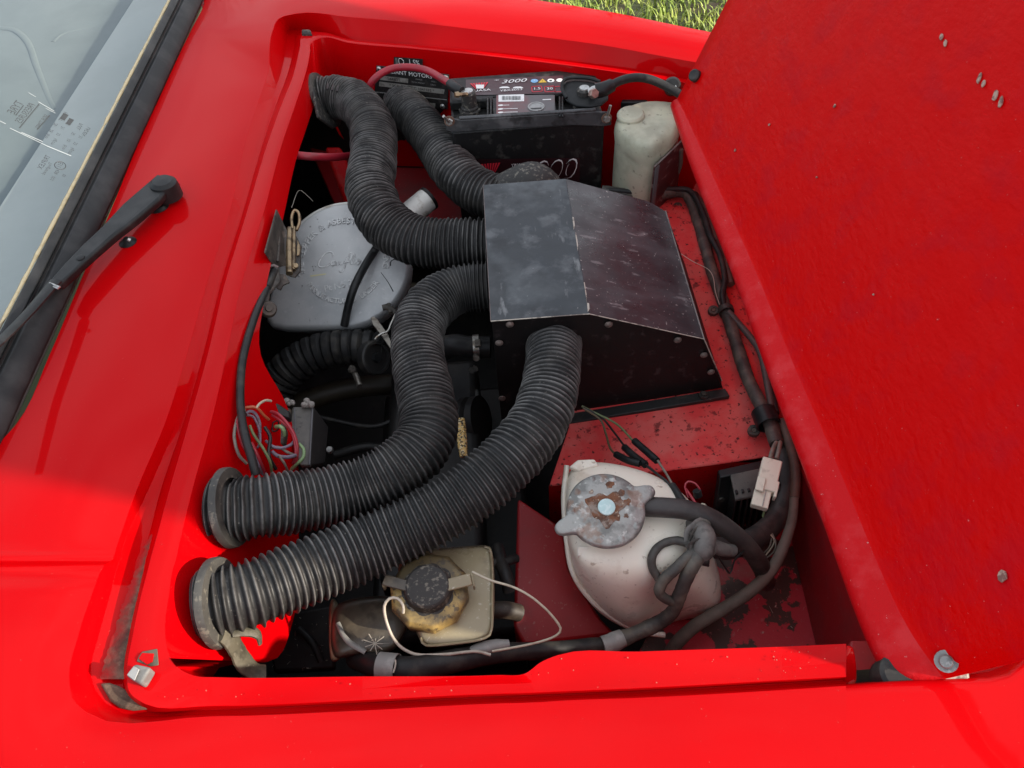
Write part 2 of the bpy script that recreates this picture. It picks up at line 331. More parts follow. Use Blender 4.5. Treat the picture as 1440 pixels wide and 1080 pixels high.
def treeline():
    V, Fc = [], []
    def limb(p, d, L, r, lvl):
        q = p+d*L; x = unit(np.cross(d, V3(.3, .5, .8))); y = np.cross(d, x); k = len(V); r2 = r*.62
        for (c, rr) in ((p, r), (q, r2)):
            for a in (0, 2.094, 4.189): V.append(c+(x*math.cos(a)+y*math.sin(a))*rr)
        Fc.extend([(k, k+1, k+4, k+3), (k+1, k+2, k+5, k+4), (k+2, k, k+3, k+5)])
        if lvl == 0: return
        for i in range(3 if lvl > 1 else 4):
            dd = unit(d+rng.normal(0, .42, 3)+V3(0, 0, .10)); t = rng.uniform(.45, 1); limb(p+(q-p)*t, dd, L*rng.uniform(.62, .82), r2*rng.uniform(.6, .9), lvl-1)
    for x in np.arange(-9, 10, 1.5):
        limb(V3(x+rng.normal(0, .4), 13+rng.normal(0, 1.5), -.8), unit(V3(rng.normal(0, .08), 0, 1)), rng.uniform(1.7, 2.5), .14, 6)
    me = bpy.data.meshes.new('treeline'); me.from_pydata([tuple(v) for v in V], [], Fc)
    tag(link('treeline', me, bark_m, smooth=False), 'far off bare winter trees beyond the grass', 'trees', kind='stuff')
bark_m = M('winter_bark', (.06, .05, .04), .9)
treeline()
# ================================================================== CAR BODY
car = thing('car', 'red car body with its front bonnet tipped open and engine bay showing', 'car', (0, .7, -.02))
WALL0, WALLN = V3(-.297, 0, 0), V3(1, 0, .36)
def wall_pt(px, py, off=0.0):
    p = PP(px, py, WALL0, WALLN); return p+unit(WALLN)*off
def body():
    # loops, outside to inside: O skirt, A hood far, A1 hood, B gutter edge, C/D gutter floor, E/M/F flange top, G foot of the inner wall
    S = []
    def st(A, A1, B, E, F, C=None, D=None, Mz=0.0, G=None, O=None, Ez=0.0, Fz=0.0, Mp=None):
        a, a1, b = P(*A), P(*A1), P(*B); e, f = P(*E, Ez), P(*F, Fz)
        c = P(*C) if C is not None else np.r_[(b*.45+e*.55)[:2], -.014]
        d = P(*D) if D is not None else np.r_[(b*.12+e*.88)[:2], -.015]
        mm = P(*Mp) if Mp is not None else (e+f)/2
        mm = mm+V3(0, 0, Mz)
        g = G if G is not None else f+V3(0, -.006, -.2)
        o = O if O is not None else a+V3(-.01, 0, -.02)
        S.append([o, a, a1, b, c, d, e, mm, f, g])
    fo = V3(.02, .10, -.36)
    def far(A, A1, B, ex, ey):
        a = P(*A); st(A, A1, B, (ex, ey-5), (ex, ey), O=a+fo, G=P(ex, ey)+V3(-.003, -.008, -.22))
    far((1120, 66, .030), (1116, 80, .033), (1100, 107, .022), 1080, 135)
    far((1005, 46, .030), (1000, 62, .033), (975, 87, .022), 975, 118)
    far((850, 15, .030), (848, 34, .033), (838, 62, .022), 838, 97)
    far((700, -9, .028), (702, 14, .032), (700, 45, .022), 700, 80)
    st((600, -30, .024), (596, 4, .028), (587, 32, .022), (580, 63), (580, 68), O=P(600, -30, .024)+fo, G=P(580, 68)+V3(-.003, -.008, -.22))
    st((470, -70, .016), (482, -14, .022), (492, 24, .021), (490, 55), (490, 60), G=P(490, 60)+V3(-.003, -.008, -.22))
    st((330, -80, .012), (400, -10, .018), (417, 19, .021), (448, 45), (452, 53), G=P(452, 53)+V3(.012, -.02, -.20), C=(430, 42, -.014), D=(440, 46, -.015))
    st((280, -40, .010), (350, 20, .016), (396, 24, .021), (428, 47), (440, 58), G=wall_pt(445, 130), C=(410, 42, -.014), D=(420, 48, -.015))
    st((287, 5, .010), (310, 38, .014), (383, 44, .020), (422, 66), (436, 74), G=wall_pt(441, 150), C=(403, 62, -.014), D=(414, 66, -.015))
    st((270, 40, .010), (293, 41, .0125), (379, 66, .016), (418, 84), (433, 90), G=wall_pt(436, 165), C=(400, 80, -.014), D=(410, 84, -.015))
    st((255, 70, .010), (292, 50, .0115), (378, 95, .007), (411, 110), (427, 112), G=wall_pt(431, 180), C=(394, 106, -.012), D=(403, 108, -.014))
    st((225, 135, .010), (280, 130, .010), (366, 134, .005), (399, 140), (417, 142), G=wall_pt(427, 192), C=(383, 138, -.008), D=(391, 139, -.011))
    st((195, 200, .010), (270, 200, .010), (345, 200, .005), (377, 200), (397, 200), G=wall_pt(420, 212), C=(364, 200, -.006), D=(370, 200, -.009))
    st((154, 300, .010), (230, 300, .010), (322, 300, .005), (347, 300), (370, 300), G=wall_pt(398, 308), C=(335, 300, -.004), D=(341, 300, -.007))
    st((111, 400, .010), (190, 400, .010), (290, 400, .006), (316, 400), (339, 400), G=wall_pt(372, 420), C=(303, 400, -.003), D=(310, 400, -.006))
    st((69, 500, .010), (150, 500, .010), (262, 500, .007), (292, 500), (318, 500), G=wall_pt(367, 500), C=(277, 500, -.003), D=(285, 500, -.007))
    st((20, 600, .012), (110, 600, .011), (230, 600, .009), (264, 600), (295, 600), G=wall_pt(404, 572), C=(246, 600, -.004), D=(256, 600, -.009))
    st((-78, 690, .014), (80, 690, .013), (192, 690, .010), (238, 690), (270, 690), G=wall_pt(420, 665), C=(208, 690, -.009), D=(226, 690, -.013))
    st((-128, 772, .016), (70, 774, .015), (164, 770, .011), (216, 770), (251, 770), G=wall_pt(420, 760), C=(172, 772, -.012), D=(205, 772, -.015))
    st((-128, 788, .0165), (70, 787, .0155), (158, 787, .0115), (212, 784), (248, 784), G=wall_pt(420, 775), C=(169, 786, -.012), D=(201, 785, -.015))
    st((-128, 799, .0085), (68, 797, .0075), (146, 796, .006), (208, 800), (243, 800), G=wall_pt(420, 790), C=(164, 800, -.012), D=(198, 800, -.015))
    st((-150, 830, .0085), (60, 830, .008), (131, 831, .0065), (200, 830), (238, 832), G=wall_pt(420, 820), C=(156, 832, -.012), D=(192, 831, -.015))
    st((-180, 890, .0105), (50, 890, .010), (111, 890, .0075), (187, 890), (232, 890), G=wall_pt(410, 880), C=(140, 890, -.012), D=(179, 890, -.015))
    st((-215, 960, .0105), (30, 965, .010), (97, 952, .0075), (178, 950), (238, 922), G=wall_pt(390, 925), C=(128, 946, -.012), D=(172, 950, -.015))
    st((-320, 1180, .0105), (40, 1050, .010), (103, 984, .0075), (181, 972), (252, 940), G=P(300, 950, -.12), C=(133, 966, -.012), D=(176, 974, -.015), Mp=(212, 962, -.002))
    st((-120, 1240, .010), (120, 1060, .010), (122, 1002, .0075), (204, 990), (277, 951), G=P(300, 954, -.12), C=(150, 990, -.012), D=(196, 996, -.015), Mp=(236, 976, -.004))
    def near(x, yb, ye, yf, ym, **k):
        st((x, 1230, .008), (x, 1110, .012), (x, yb, .009), (x, ye), (x, yf), C=(x, yb-3, -.014), D=(x, ye+4, -.015), Mp=(x, ym, -.006), Ez=-.008, G=P(x, yf)+V3(0, .012, -.24), O=P(x, 1230, .008)+V3(0, -.05, -.35), **k)
    near(300, 1007, 993, 952, 978); near(510, 999, 985, 951, 969); near(700, 989, 976, 949, 962)
    near(738, 988, 975, 947, 961); near(762, 987, 974, 930, 960, Fz=.002); near(784, 985.5, 973, 921, 958, Fz=.003); near(900, 981, 968, 916, 950, Fz=.003)
    near(1100, 970, 957, 909, 938, Fz=.003); near(1190, 964, 952, 905, 930, Fz=.003)
    k = 5; nS, nL = len(S), len(S[0]); A = np.array(S)                        # (stations, loops, 3)
    rows = []
    ext = np.concatenate([2*A[:1]-A[1:2], A, 2*A[-1:]-A[-2:-1]])
    for i in range(nS-1):
        p0, p1, p2, p3 = ext[i:i+4]
        # centripetal-like tangents so that close stations stay clean
        d1 = np.linalg.norm(p1-p0, axis=1)+1e-4; d2 = np.linalg.norm(p2-p1, axis=1)+1e-4; d3 = np.linalg.norm(p3-p2, axis=1)+1e-4
        m1 = (((p1-p0)/d1[:, None])*d2[:, None]+((p2-p1)/d2[:, None])*d1[:, None])/(d1+d2)[:, None]
        m2 = (((p2-p1)/d2[:, None])*d3[:, None]+((p3-p2)/d3[:, None])*d2[:, None])/(d2+d3)[:, None]
        for q in range(k):
            t = q/k; rows.append((2*t**3-3*t*t+1)*p1+(t**3-2*t*t+t)*m1*d2[:, None]+(-2*t**3+3*t*t)*p2+(t**3-t*t)*m2*d2[:, None])
    rows.append(A[-1])
    V = np.concatenate(rows); Fc = []
    for i in range(len(rows)-1):
        for j in range(nL-1): Fc.append((i*nL+j, i*nL+j+1, (i+1)*nL+j+1, (i+1)*nL+j))
    o = mesh('body_panel', V, Fc, paint, car, sharp=0); bevel(o, .0045, 4, 24)
    # rest of the near wing, forward of the end of the flange, and the recess the bonnet foot drops into
    W = []
    for x, yb, xi, yi, zi in ((1190, 964, 1190, 962, -.014), (1250, 958.5, 1250, 957, -.014), (1330, 955, 1330, 953, -.014), (1392, 953, 1388, 945, -.010), (1419, 946, 1412, 936, -.006), (1440, 930, 1426, 924, -.002), (1470, 905, 1450, 900, .004), (1560, 875, 1540, 870, .004), (1800, 840, 1780, 835, .004)):
        W.append([P(x, 1230, .008), P(x, 1110, .012), P(x, yb+90, .0109), P(x, yb+45, .0099), P(x, yb+18, .0094), P(x, yb, .009), P(xi, yi, zi)])
    V = [p for w in W for p in w]; Fc = [(i*7+j, i*7+j+1, i*7+j+8, i*7+j+7) for i in range(len(W)-1) for j in range(6)]
    o = mesh('wing_panel', V, Fc, paint, car, sharp=0); bevel(o, .004, 3, 24)
    prism('nose_panel', [P(1262, 960, -.035), P(1400, 952, -.035), P(1500, 905, -.03), P(1900, 835, -.03), P(1900, 300, -.05), P(1330, 300, -.05), P(1300, 800, -.05)], (0, 0, -.01), paint, car, bev=.003)
    # end wall of the flange
    e = [P(1190, 905, .003), P(1201, 909, .000), P(1204, 922, -.004), P(1206, 940, -.010), P(1206, 957, -.016), P(1198, 966, -.018), P(1190, 964, -.016), P(1190, 952, -.008), P(1190, 930, -.006)]
    o = mesh('flange_end', e+[p+V3(-.004, 0, -.03) for p in e], [tuple(range(9))]+[(i, (i+1) % 9, 9+(i+1) % 9, 9+i) for i in range(9)], paint, car, sharp=0); bevel(o, .003, 3, 24)
body()
def tub():
    # dark well under the bay: floor, bulkhead, far and near inner wings, front wall
    x0, x1, y0, y1, zt, zb = -.43, .352, .20, 1.22, -.012, -.52
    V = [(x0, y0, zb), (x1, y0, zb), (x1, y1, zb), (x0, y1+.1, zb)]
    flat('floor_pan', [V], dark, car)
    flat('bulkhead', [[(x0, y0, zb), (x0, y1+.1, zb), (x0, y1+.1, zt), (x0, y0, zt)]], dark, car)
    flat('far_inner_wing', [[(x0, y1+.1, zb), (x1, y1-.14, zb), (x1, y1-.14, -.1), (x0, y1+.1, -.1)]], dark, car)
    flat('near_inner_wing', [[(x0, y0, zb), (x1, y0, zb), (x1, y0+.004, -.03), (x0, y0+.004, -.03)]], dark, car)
    flat('front_wall', [[(x1, y0, zb), (x1, y1-.15, zb), (x1, y1-.15, .04), (x1, y0+.03, .04), (x1, y0+.03, -.03), (x1, y0, -.03)]], red_dark, car)  # top raised, unseen behind the bonnet, to block sun leaking under it
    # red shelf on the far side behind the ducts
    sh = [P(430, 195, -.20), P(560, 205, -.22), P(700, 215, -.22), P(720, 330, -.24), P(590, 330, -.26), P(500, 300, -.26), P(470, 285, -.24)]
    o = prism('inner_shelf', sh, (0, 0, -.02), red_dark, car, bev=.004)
    st = [P(455, 205, -.10), P(480, 205, -.10), P(520, 300, -.19), P(492, 305, -.19)]
    prism('strut', st, (0, .0, -.02), red_in, car, bev=.005)
tub()
def slam():
    # sloping red duct panel that carries the black box and the loom
    z = -.150
    def q(px, py, zz=z): return P(px, py, zz)
    top = [q(772, 683, -.178), q(940, 661, -.166), q(1023, 650, -.160), q(1080, 641, -.157), q(1124, 652, -.150), q(1106, 600, -.150), q(1092, 560, -.150), q(1060, 455, -.148), q(1030, 380, -.146), q(990, 282, -.140), q(979, 264, -.138), q(958, 268, -.138), q(905, 283, -.140), q(820, 300, -.150), q(780, 430, -.165), q(800, 600, -.178)]
    o = prism('duct_panel', top, (0, 0, -.004), red_dusty, car, bev=.003)
    prism('corner_plate', [P(1196, 900, -.06), P(1262, 900, -.06), P(1290, 985, -.06), P(1190, 990, -.06)], (0, 0, -.01), red_dark, car, bev=.002)
    # raised outer lip
    lip = [q(1124, 652, -.150), q(1106, 600, -.150), q(1092, 560, -.150), q(1060, 455, -.148), q(1030, 380, -.146), q(990, 282, -.140), q(979, 264, -.138)]
    V = []; Fc = []
    for p in lip: V += [p+V3(-.004, 0, .001), p+V3(0, 0, .012), p+V3(.003, 0, .012), p+V3(.003, 0, -.01)]
    for i in range(len(lip)-1):
        for j in range(3): Fc.append((4*i+j, 4*i+j+1, 4*i+j+5, 4*i+j+4))
    mesh('panel_lip', V, Fc, red_dusty, car)
    # vertical face below its near edge
    a, b, c, d = q(772, 683, -.178), q(940, 661, -.166), q(1023, 650, -.160), q(1124, 652, -.150)
    dn = V3(0, .012, -.16)
    flat('panel_face', [[a+V3(0, .002, -.003), b+V3(0, .002, -.003), b+dn, a+dn], [b+V3(0, .002, -.003), c+V3(0, .002, -.003), c+dn, b+dn], [c+V3(0, .002, -.003), d+V3(0, .002, -.003), d+dn, c+dn]], red_in, car)
    # boxed inner wing left of the header tank
    t = [P(728, 699, -.16), P(792, 742, -.16), P(800, 800, -.18), P(845, 868, -.23), P(868, 893, -.25), P(738, 908, -.20), P(722, 880, -.19)]
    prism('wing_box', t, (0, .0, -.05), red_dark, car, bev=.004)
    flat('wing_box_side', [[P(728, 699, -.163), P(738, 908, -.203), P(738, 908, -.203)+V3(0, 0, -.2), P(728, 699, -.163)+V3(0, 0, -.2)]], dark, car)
    # peeling floor right of the tank and the dark red wall before the gap
    fl = [P(985, 735, -.25), P(1105, 735, -.25), P(1150, 760, -.25), P(1225, 935, -.24), P(1000, 960, -.25), P(880, 950, -.25), P(960, 800, -.25)]
    prism('tray', fl, (0, 0, -.01), red_peel, car, bev=.003)
    w = [P(1098, 655, -.17), P(1128, 655, -.15), P(1245, 945, -.07), P(1240, 960, -.10), P(1150, 925, -.245), P(1108, 740, -.255)]
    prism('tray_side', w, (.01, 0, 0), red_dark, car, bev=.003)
slam()
chip_m = M('bared_fibreglass', (.40, .27, .21), .7, layers=[((.12, .03, .025), 160, .45, .6, .8)])
steel_mid = M('grey_bolt', (.22, .22, .21), .5, metal=.4, layers=[((.5, .5, .48), 200, .55, .7, .6), ((.07, .065, .06), 120, .5, .65, .7)])
def bonnet():
    t = rad(31); u = V3(math.sin(t), 0, math.cos(t))                       # direction up the open bonnet
    e0 = [(1258, 957), (1250, 944), (1225, 900), (1194, 817), (1160, 720), (1120, 613), (1088, 534), (1042, 400), (1016, 336), (978, 240), (962, 195), (946, 147)]
    wid = [.040, .040, .036, .033, .032, .031, .029, .027, .025, .022, .019, .012]
    E = [P(*e, 0.0) for e in e0]; E[0] = E[0]+V3(.006, 0, -.006)
    s1 = unit(V3(.93, 0, .36)); rows = []
    for i, (p, w) in enumerate(zip(E, wid)):
        ww = w*.80
        a = p+s1*ww
        row = [p+V3(.006, 0, -.012), p, p+s1*ww*.55+V3(0, 0, .002), a]
        for s in (.012, .10, .22, .34, .46, .58, .66): row.append(a+u*s+V3(-.004*math.sin(min(1, s/.66)*3.1), 0, 0))
        rows.append(row)
    # the bonnet widens towards its free end, as the opening does
    n = len(rows[0]); yn, yf = rows[1][1][1], rows[-1][1][1]; S_ = (0, 0, 0, 0, .012, .10, .22, .34, .46, .58, .66)
    for row in rows:
        f = (row[1][1]-yn)/(yf-yn)
        for j in range(4, n): row[j] = row[j]+V3(0, S_[j]*(-.12+.50*f), 0)
    V = [p for r in rows for p in r]; Fc = []; mi = []
    for i in range(len(rows)-1):
        for j in range(n-1): Fc.append((i*n+j, i*n+j+1, (i+1)*n+j+1, (i+1)*n+j)); mi.append(1 if j < 3 else 0)
    o = mesh('bonnet', V, Fc, [lid_m, lid_edge_m], car, sharp=0)
    for p, m_ in zip(o.data.polygons, mi): p.material_index = m_
    subsurf(o, 2); solid(o, .005, 1 if False else -1)
    tag(o, 'open bonnet seen from its rough red fibreglass underside')
    nrm = unit(V3(-math.cos(t), 0, math.sin(t)))
    p0 = rows[5][5]
    bpy.context.view_layer.update(); ev = o.evaluated_get(bpy.context.evaluated_depsgraph_get()); wl = -np.array(o.location)-np.array(car.location)
    def on(px, py, off=0.0):
        hit, loc, nn, _ = ev.ray_cast(Vector(CAM+wl), Vector(unit(ray(px, py))))
        return np.array(loc)-wl+nrm*off if hit else PP(px, py, p0, nrm)+nrm*off
    b = on(980, 108, .002); lathe('rubber_bumper', [(0, .007), (.0065, .007), (.0082, .0055), (.0086, -.003), (0, -.003)], b, unit(nrm+V3(.15, -.45, .1)), rubber2, o)
    for px, py, sx, sy, an in ((1325, 54, .004, .0018, 35), (1331, 61, .004, .0018, 30), (1379, 110, .0055, .002, 50), (1385, 118, .004, .002, 40), (1401, 136, .006, .0025, 45), (1409, 144, .005, .002, 45), (1412, 811, .0042, .0035, 20), (1175, 150, .0025, .0016, 60), (1083, 176, .002, .0014, 60), (1035, 212, .0018, .0012, 50), (1150, 250, .0012, .001, 40), (1230, 415, .001, .001, 0)):
        c = on(px, py, .001); ex = unit(np.cross(V3(0, 1, 0), nrm)); ey = V3(0, 1, 0); pts = []
        for k in range(9):
            a = 2*math.pi*k/9; r = rng.uniform(.6, 1.1); qx, qy = sx*r*math.cos(a), sy*r*math.sin(a); ca, sa = math.cos(rad(an)), math.sin(rad(an))
            pts.append(c+ex*(qx*sa+qy*ca)+ey*(qx*ca-qy*sa))
        prism('paint_chip', pts, nrm*.0012, chip_m, o, bev=0)
    # hinge bolts and pad at the near foot
    bolt = on(1332, 930, .001)
    lathe('hinge_bolt', [(0, .005), (.004, .005), (.005, .0035), (.005, .0015), (.008, .0015), (.008, 0), (0, 0)], bolt, unit(V3(-.5, -.35, .8)), steel_mid, o, seg=18)
    lathe('hinge_washer', [(0, .005), (.008, .005), (.010, .0035), (.010, 0), (0, 0)], P(1340, 949, .002), unit(V3(-.1, -.25, .95)), bare, car, seg=22)
    lathe('rubber_pad', [(0, .012), (.012, .012), (.015, .010), (.016, 0), (.016, -.01), (0, -.01)], P(1259, 952, -.008), V3(0, -.1, 1), rubber2, car, seg=24)
bonnet()
# ================================================================== WINDSCREEN, SEAL, WIPER
GT = rad(33); GN = V3(math.sin(GT), 0, math.cos(GT)); G0 = V3(-.507, 0, .012); GU = V3(-math.cos(GT), 0, math.sin(GT))
def on_glass(px, py, off=0.0): return PP(px, py, G0+GN*.006, GN)+GN*off
def windscreen():
    def line(s, y, h=0.0): return G0+GU*s+GN*h+V3(0, y, 0)
    # rubber seal: ribbed profile swept along the foot of the screen
    sA = np.dot(on_glass(87, 293)-G0, GU)
    prof = [(-.004, -.006), (-.004, .004), (.006, .010), (.020, .0125), (.024, .0085), (.027, .0125), (sA*.60, .0135), (sA*.64, .008), (sA*.68, .012), (sA*.9, .0125), (sA-.002, .009), (sA-.002, -.006)]
    ys = np.linspace(.1, 2.2, 30); V = []; Fc = []; n = len(prof)
    for y in ys:
        for s, h in prof: V.append(line(s, y, h))
    for i in range(len(ys)-1):
        for j in range(n-1): Fc.append((i*n+j, i*n+j+1, (i+1)*n+j+1, (i+1)*n+j))
    o = mesh('windscreen_seal', V, Fc, seal_m, car, sharp=0); bevel(o, .0015, 2, 25)
    tube('sealant_bead', [line(sA+.0005, y, .0078) for y in np.linspace(.1, 2.2, 40)], .0022, seam_m, o, seg=6, step=.02, wob=.15)
    g = mesh('windscreen', [line(sA-.006, .1, .006), line(sA-.006, 2.2, .006), line(.62, 2.2, .006), line(.62, .1, .006)], [(0, 1, 2, 3)], glass_m, car, smooth=False)
    # dashboard below the glass
    zd = -.005
    a, b = P(188, -3, -.03), P(0, 287, -.03); d = unit(b-a); a = a-d*1.0; b = b+d*1.0; pn = V3(-.47, 0, 0)
    o = prism('scuttle_shelf', [a, b, V3(-.525, b[1], -.012), V3(-.525, a[1], -.012)], (0, 0, -.01), dash_pale, car, bev=.004)
    far_a, far_b = a+V3(-.75, 0, -.02), b+V3(-.75, 0, -.02)
    prism('dashboard', [a+V3(.005, 0, -.012), b+V3(.005, 0, -.012), far_b, far_a], (0, 0, -.02), dash_m, car, bev=.004)
    # moulded ridges on the dashboard
    for pts, r in (([(0, 40), (22, 44), (40, 62), (52, 95), (70, 140), (78, 155)], .007), ([(75, 60), (90, 48), (130, 38), (165, 30)], .006), ([(75, 60), (88, 75), (120, 72), (150, 60)], .004), ([(-20, 248), (30, 240), (80, 228)], .004)):
        tube('dash_moulding', [P(x, y, -.045) for x, y in pts], r, dash_m, car, seg=12, step=.01, flat=.45)
    # print on the glass (read from inside, so mirrored from here)
    ex = unit(on_glass(135, 152)-on_glass(24, 236)); ey = np.cross(GN, ex)
    dirx = unit(on_glass(52, 143)-on_glass(24, 178)); 
    def mt(s, px, py, size, nm='lettering', xs=1.0, d=dirx): text(s, on_glass(px, py, .0012), d, np.cross(GN, d), size, sticker_m, g, nm, 0, mirror=True, xs=xs)
    H = .0125
    mt('TYRE', 22, 152, H*1.05); mt('PRESSURES', 36, 160, H*.92, xs=.86)
    def bar(p, q, w, m=sticker_m, nm='sticker_rule'):
        a, b = on_glass(*p, .001), on_glass(*q, .001); k = unit(np.cross(GN, b-a))*w
        flat(nm, [[a-k, b-k, b+k, a+k]], m, g)
    bar((22, 163), (33, 149), .0006); bar((27, 181), (55, 147), .0007); bar((52, 183), (70, 163), .0006)
    mt('SIDE TIMES', 59, 172, .007)
    for i, (px, py) in enumerate(((89, 165), (97, 172), (112, 179), (121, 186))): mt(('FRONT', 'REAR', 'FULL', 'LADEN')[i], px, py, .0068)
    for px, py, s in ((78, 176, '26'), (72, 185, '28'), (66, 192, 'lb/in'), (88, 181, '31'), (82, 190, '33'), (75, 200, 'kg/cm'), (103, 189, '30'), (97, 198, '30'), (90, 208, 'lb/in'), (113, 194, '31'), (106, 203, '33'), (99, 213, 'kg/cm')): mt(s, px, py, .0062)
    bar((87, 169), (93, 161), .0032); bar((95, 176), (101, 168), .0028)
    mt('TRIPLEX', 62, 229, .0085, xs=.95); mt('Toughened', 66, 238, .0058); mt('E11', 84, 233, .0075); mt('43R', 80, 243, .006); mt('001', 74, 252, .006); mt('BS', 90, 248, .005)
    c = on_glass(84.5, 233.5, .001); pts = []
    R_ = np.array([c+dirx*.0078*math.cos(a)+np.cross(GN, dirx)*.006*math.sin(a) for a in np.linspace(0, 2*math.pi, 25)])
    tube('approval_ring', R_, .0005, sticker_m, g, seg=4, step=.002, cap=False)
    # worn white edges of the clear sticker
    for p, q, w in (((-2, 170), (8, 175), .0009), ((14, 181), (66, 206), .0009), ((66, 206), (100, 220), .0012), ((30, 187), (60, 200), .0011), ((54, 144), (76, 157), .0009), ((40, 131), (50, 137), .0007), ((64, 153), (78, 160), .0007)): bar(p, q, w*.5, sticker_edge, 'sticker_edge')
windscreen()
def wiper():
    z = .030
    def q(px, py, zz=z): return P(px, py, zz)
    # arm head: tapered channel from pivot to the hinge joint, then a slim arm out over the glass
    top = [(222, 243, .034), (232, 252, .034), (238, 262, .034), (224, 279, .034), (196, 303, .035), (160, 331, .036), (130, 357, .037), (98, 385, .038), (82, 401, .040), (70, 392, .040), (86, 373, .038), (112, 346, .037), (142, 318, .036), (172, 286, .035), (200, 262, .034)]
    o = prism('wiper_arm', [q(*t) for t in top], (0, 0, -.011), rubber2_smooth, car, bev=.0035, seg=3)
    lathe('pivot_cap', [(0, .007), (.012, .006), (.0165, .002), (.018, -.006), (.0185, -.018), (0, -.018)], q(230, 259, .034), V3(.05, 0, 1), rubber2_smooth, o, seg=28)
    arm = [q(78, 396, .040), q(40, 440, .050), q(0, 480, .062), q(-60, 535, .085)]
    tube('wiper_rod', arm, [.0075, .0065, .006, .005], rubber2_smooth, o, seg=10, step=.01, flat=.5)
    tube('rod_clip', [q(70, 398, .044), q(84, 404, .044)], .0012, zinc, o, seg=6)
    tube('rod_clip', [q(72, 402, .044), q(82, 406, .044)], .0010, zinc, o, seg=6)
    lathe('rivet', [(0, .0015), (.003, .0015), (.005, .0005), (.0055, -.003), (0, -.003)], q(113, 362, .0375), V3(0, 0, 1), seal_m, o, seg=16)
    lathe('spindle_boss', [(0, .004), (.011, .004), (.014, .001), (.0145, -.006), (0, -.006)], P(222, 291, .010), V3(0, 0, 1), rubber2_smooth, car, seg=24)
    w = lathe('washer_jet', [(0, .007), (.003, .007), (.0045, .005), (.007, .003), (.0105, .001), (.011, -.002), (0, -.002)], P(180, 341, .010), V3(0, 0, 1), rubber2_smooth, car, seg=22)
    lathe('nozzle', [(0, .003), (.002, .003), (.0025, 0), (0, 0)], P(183, 338, .017), V3(-.5, 0, .5), zinc, w, seg=10)
rubber2_smooth = M('satin_black_plastic', (.009, .010, .0105), .42, spec=.3, layers=[((.04, .04, .04), 30, .5, .7, .4)], bump=(.03, 250))
wiper()
greystrap2 = M('grey_rubber_clip', (.20, .20, .19), .55, layers=[((.10, .10, .095), 60, .45, .65, .7)])
grit_m = M('pale_grit', (.34, .06, .045), .8)
def trims():
    # rubber buffer at the far rear corner, small clip with tape at the near rear corner
    c = P(430, 43, .004)
    prism('rubber_buffer', [P(424, 41, .008), P(436, 41, .008), P(439, 48, .003), P(424, 48, .003)], (0, 0, -.008), capblack, car, bev=.0015)
    prism('tape_patch', [P(195, 922, .0012), P(200, 916, .0012), P(221, 912, .0012), P(223, 935, .0012), P(212, 937, .0012), P(192, 930, .0012)], (0, 0, -.001), bracket_green, car, bev=.0005)
    prism('paint_patch', [P(195, 926, .0024), P(200, 918, .0024), P(216, 919, .0024), P(214, 930, .0024), P(206, 934, .0024)], (0, 0, -.001), paint, car, bev=0)
    k = prism('rubber_clip', [P(176, 949, .010), P(189, 933, .012), P(212, 938, .012), P(198, 962, .008)], (0, 0, -.012), greystrap2, car, bev=.002)
    prism('clip_face', [P(178, 949, .0112), P(188, 936, .0132), P(196, 941, .0132), P(189, 957, .0105)], (0, 0, -.001), greyp, k, bev=.0008)
    # grit and nicks on the near flange
    V = []; Fc = []
    for i in range(46):
        px = rng.uniform(230, 1195) if i < 30 else rng.normal(1100, 45); t = rng.uniform(0, 1); top = np.interp(px, [230, 717, 785, 1200], [958, 954, 926, 912]); bot = np.interp(px, [230, 717, 1200], [990, 972, 950])
        c = P(px, top+(bot-top)*t, .0006+.0012*(px > 770)*(1-t)); r = rng.uniform(.0002, .0007); k = len(V)
        V += [c+V3(r*math.cos(a)*rng.uniform(.5, 1.6), r*math.sin(a), .0006*(j == 2)) for j, a in enumerate((0, 1.3, 2.6, 3.9, 5.2))]; Fc.append(tuple(range(k, k+5)))
    mesh('grit', V, Fc, grit_m, car, smooth=False)['kind'] = 'stuff'
    # dirt lying in the gutter
    rows_ = [(735, 222, 228), (760, 208, 220), (790, 196, 211), (820, 183, 203), (850, 173, 195), (880, 163, 188), (910, 153, 182), (935, 146, 178), (955, 141, 176)]
    V = []; Fc = []
    for i in range(60):
        y = 735+220*i/59; l = np.interp(y, [q[0] for q in rows_], [q[1] for q in rows_])+rng.normal(0, 1.1); r = np.interp(y, [q[0] for q in rows_], [q[2] for q in rows_])+rng.normal(0, .8)
        V += [P(l, y, -.0105), P(l*.65+r*.35, y, -.0088+rng.normal(0, .0004)), P(l*.3+r*.7, y, -.0085+rng.normal(0, .0005)), P(r, y, -.0095)]
        if i: k = 4*i; Fc += [(k-4+j, k-3+j, k+1+j, k+j) for j in range(3)]
    gd = mesh('gutter_dirt', V, Fc, dirt_m, car); gd['kind'] = 'stuff'
    gd.data.attributes.new('crest', 'FLOAT', 'POINT').data.foreach_set('value', np.array([(1, .62+.5*max(0, 1-i/14), .12+.7*max(0, 1-i/14), .05+.6*max(0, 1-i/14)) for i in range(60)], dtype=np.float32).ravel())
    pts = [(141, 960), (152, 958), (166, 962), (178, 968), (192, 974), (206, 984), (214, 992), (204, 998), (186, 999), (168, 995), (152, 984)]
    o = prism('gutter_dirt', [P(x+rng.normal(0, 1.5), y+rng.normal(0, 1), -.0088) for x, y in pts], (0, 0, -.004), dirt_m, car, bev=.002); o['kind'] = 'stuff'
trims()
